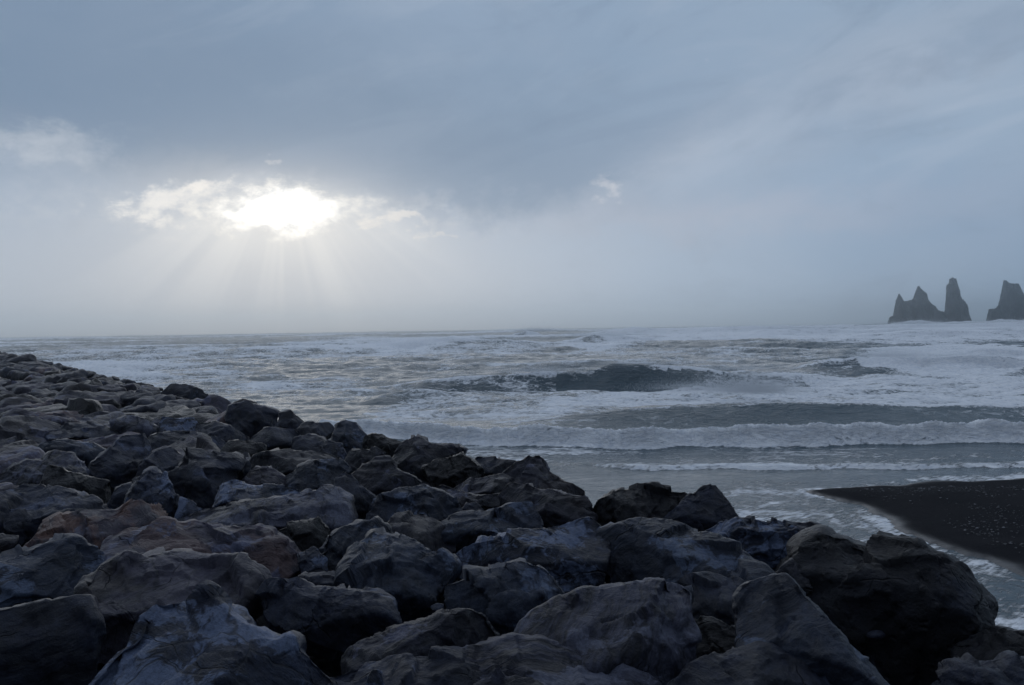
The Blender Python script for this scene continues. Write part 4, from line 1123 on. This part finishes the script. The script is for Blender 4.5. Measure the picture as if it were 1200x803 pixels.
# crepuscular rays fan out from the gap
a0, e0 = ae(332, 185)
da = a - a0; de = e * -1 + e0
ang = da.atan2(de.max(.05))
rn = noise(nt, ang * 3.2 + 3.3, 1.0, 1, .5, dim='1D'); rn2 = noise(nt, ang * 8 + 1.7, 1.0, 1, .5, dim='1D')
rayf = (rn * .75 + rn2 * .35 - .55).smooth(-.07, .10) * de.smooth(1.8, 4.5) * ang.abs().smooth(1.3, .85) * e.smooth(-3.5, 3.0)
dist = (da * da + de * de).pow(.5)
rayf = rayf * dist.smooth(17, 2)
col = shade(col, rayf, .46, (.84, .83, .81))
# openings
def opening(px, py, sx, sy, lo, hi, rot=0.0, amp=1.0):
    f = G(px, py, sx, sy, rot=rot) + (cl5 - .5) * 1.3 + (cl3 - .5) * .6
    return f.smooth(lo, hi)
o2 = opening(198, 232, 80, 27, .42, 1.05, rot=.22)
col = shade(col, o2, .9, (.86, .835, .80))
o2b = opening(222, 214, 34, 15, .5, .95, rot=.3)
col = shade(col, o2b, .6, (.95, .90, .84))
col = shade(col, opening(45, 172, 80, 26, .15, 1.2), .45, (.58, .61, .65))
col = shade(col, opening(462, 262, 44, 14, .5, 1.0, rot=-.2), .65, (.80, .76, .72))
col = shade(col, opening(508, 276, 18, 6, .5, 1.0, rot=-.2), .5, (.72, .69, .67))
col = shade(col, opening(318, 192, 12, 10, .5, 1.0), .4, (.62, .62, .63))
col = shade(col, opening(712, 230, 26, 18, .35, 1.0, rot=.6), .6, (.62, .62, .65))
halo = g(335, 262, 112, 46)
col = shade(col, halo, .62, (.90, .87, .82))
rim = opening(338, 250, 96, 30, .30, .95)
col = shade(col, rim, .75, (.93, .90, .84))
gap = (g(334, 249, 57, 20, aa=a + (aw - a) * .6, ee=e + (ew - e) * .6) + (cl5 - .5) * .7 + (cl3 - .5) * .4).smooth(.14, 1.05)
em = nt.nodes.new('ShaderNodeMix')
col = mix(nt, gap, col, (1.85, 1.82, 1.76))
below = e.smooth(0, -2)
skn = vmath(nt, 'SCALE', N(nt, sky.outputs[0]), scale=.06)
fin = mix(nt, .985, skn, col)
nt.nodes.remove(em)
# seen from below the horizon only by reflections: dull sea
fin = mix(nt, below, fin, (.08, .10, .13))
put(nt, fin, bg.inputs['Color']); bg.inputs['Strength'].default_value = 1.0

sun = bpy.data.lights.new('sun', 'SUN'); sun.energy = .5; sun.angle = R(70); sun.color = (1, .975, .95)
so = bpy.data.objects.new('sun', sun); COL.objects.link(so)
from mathutils import Vector, Matrix
so.rotation_euler = Vector(tuple(-sd_)).to_track_quat('-Z', 'Y').to_euler()
so.location = (-30, 100, 60)

# ------------------------------------------------------------------ camera object and render settings
cam = bpy.data.cameras.new('camera'); co = bpy.data.objects.new('camera', cam); COL.objects.link(co)
cam.sensor_width = 36; cam.lens = 36 * F / 1200; cam.clip_end = 20000; cam.clip_start = .1
mw = Matrix(((rt[0], up[0], -fw[0], CAM[0]), (rt[1], up[1], -fw[1], CAM[1]), (rt[2], up[2], -fw[2], CAM[2]), (0, 0, 0, 1)))
co.matrix_world = mw; S.camera = co
S.view_settings.view_transform = 'Standard'; S.view_settings.look = 'None'
S.view_settings.exposure = 0.10; S.view_settings.gamma = 1.0; S.view_settings.use_curve_mapping = False
S.cycles.max_bounces = 5; S.cycles.diffuse_bounces = 3; S.cycles.glossy_bounces = 3; S.cycles.volume_bounces = 0
S.cycles.use_denoising = True
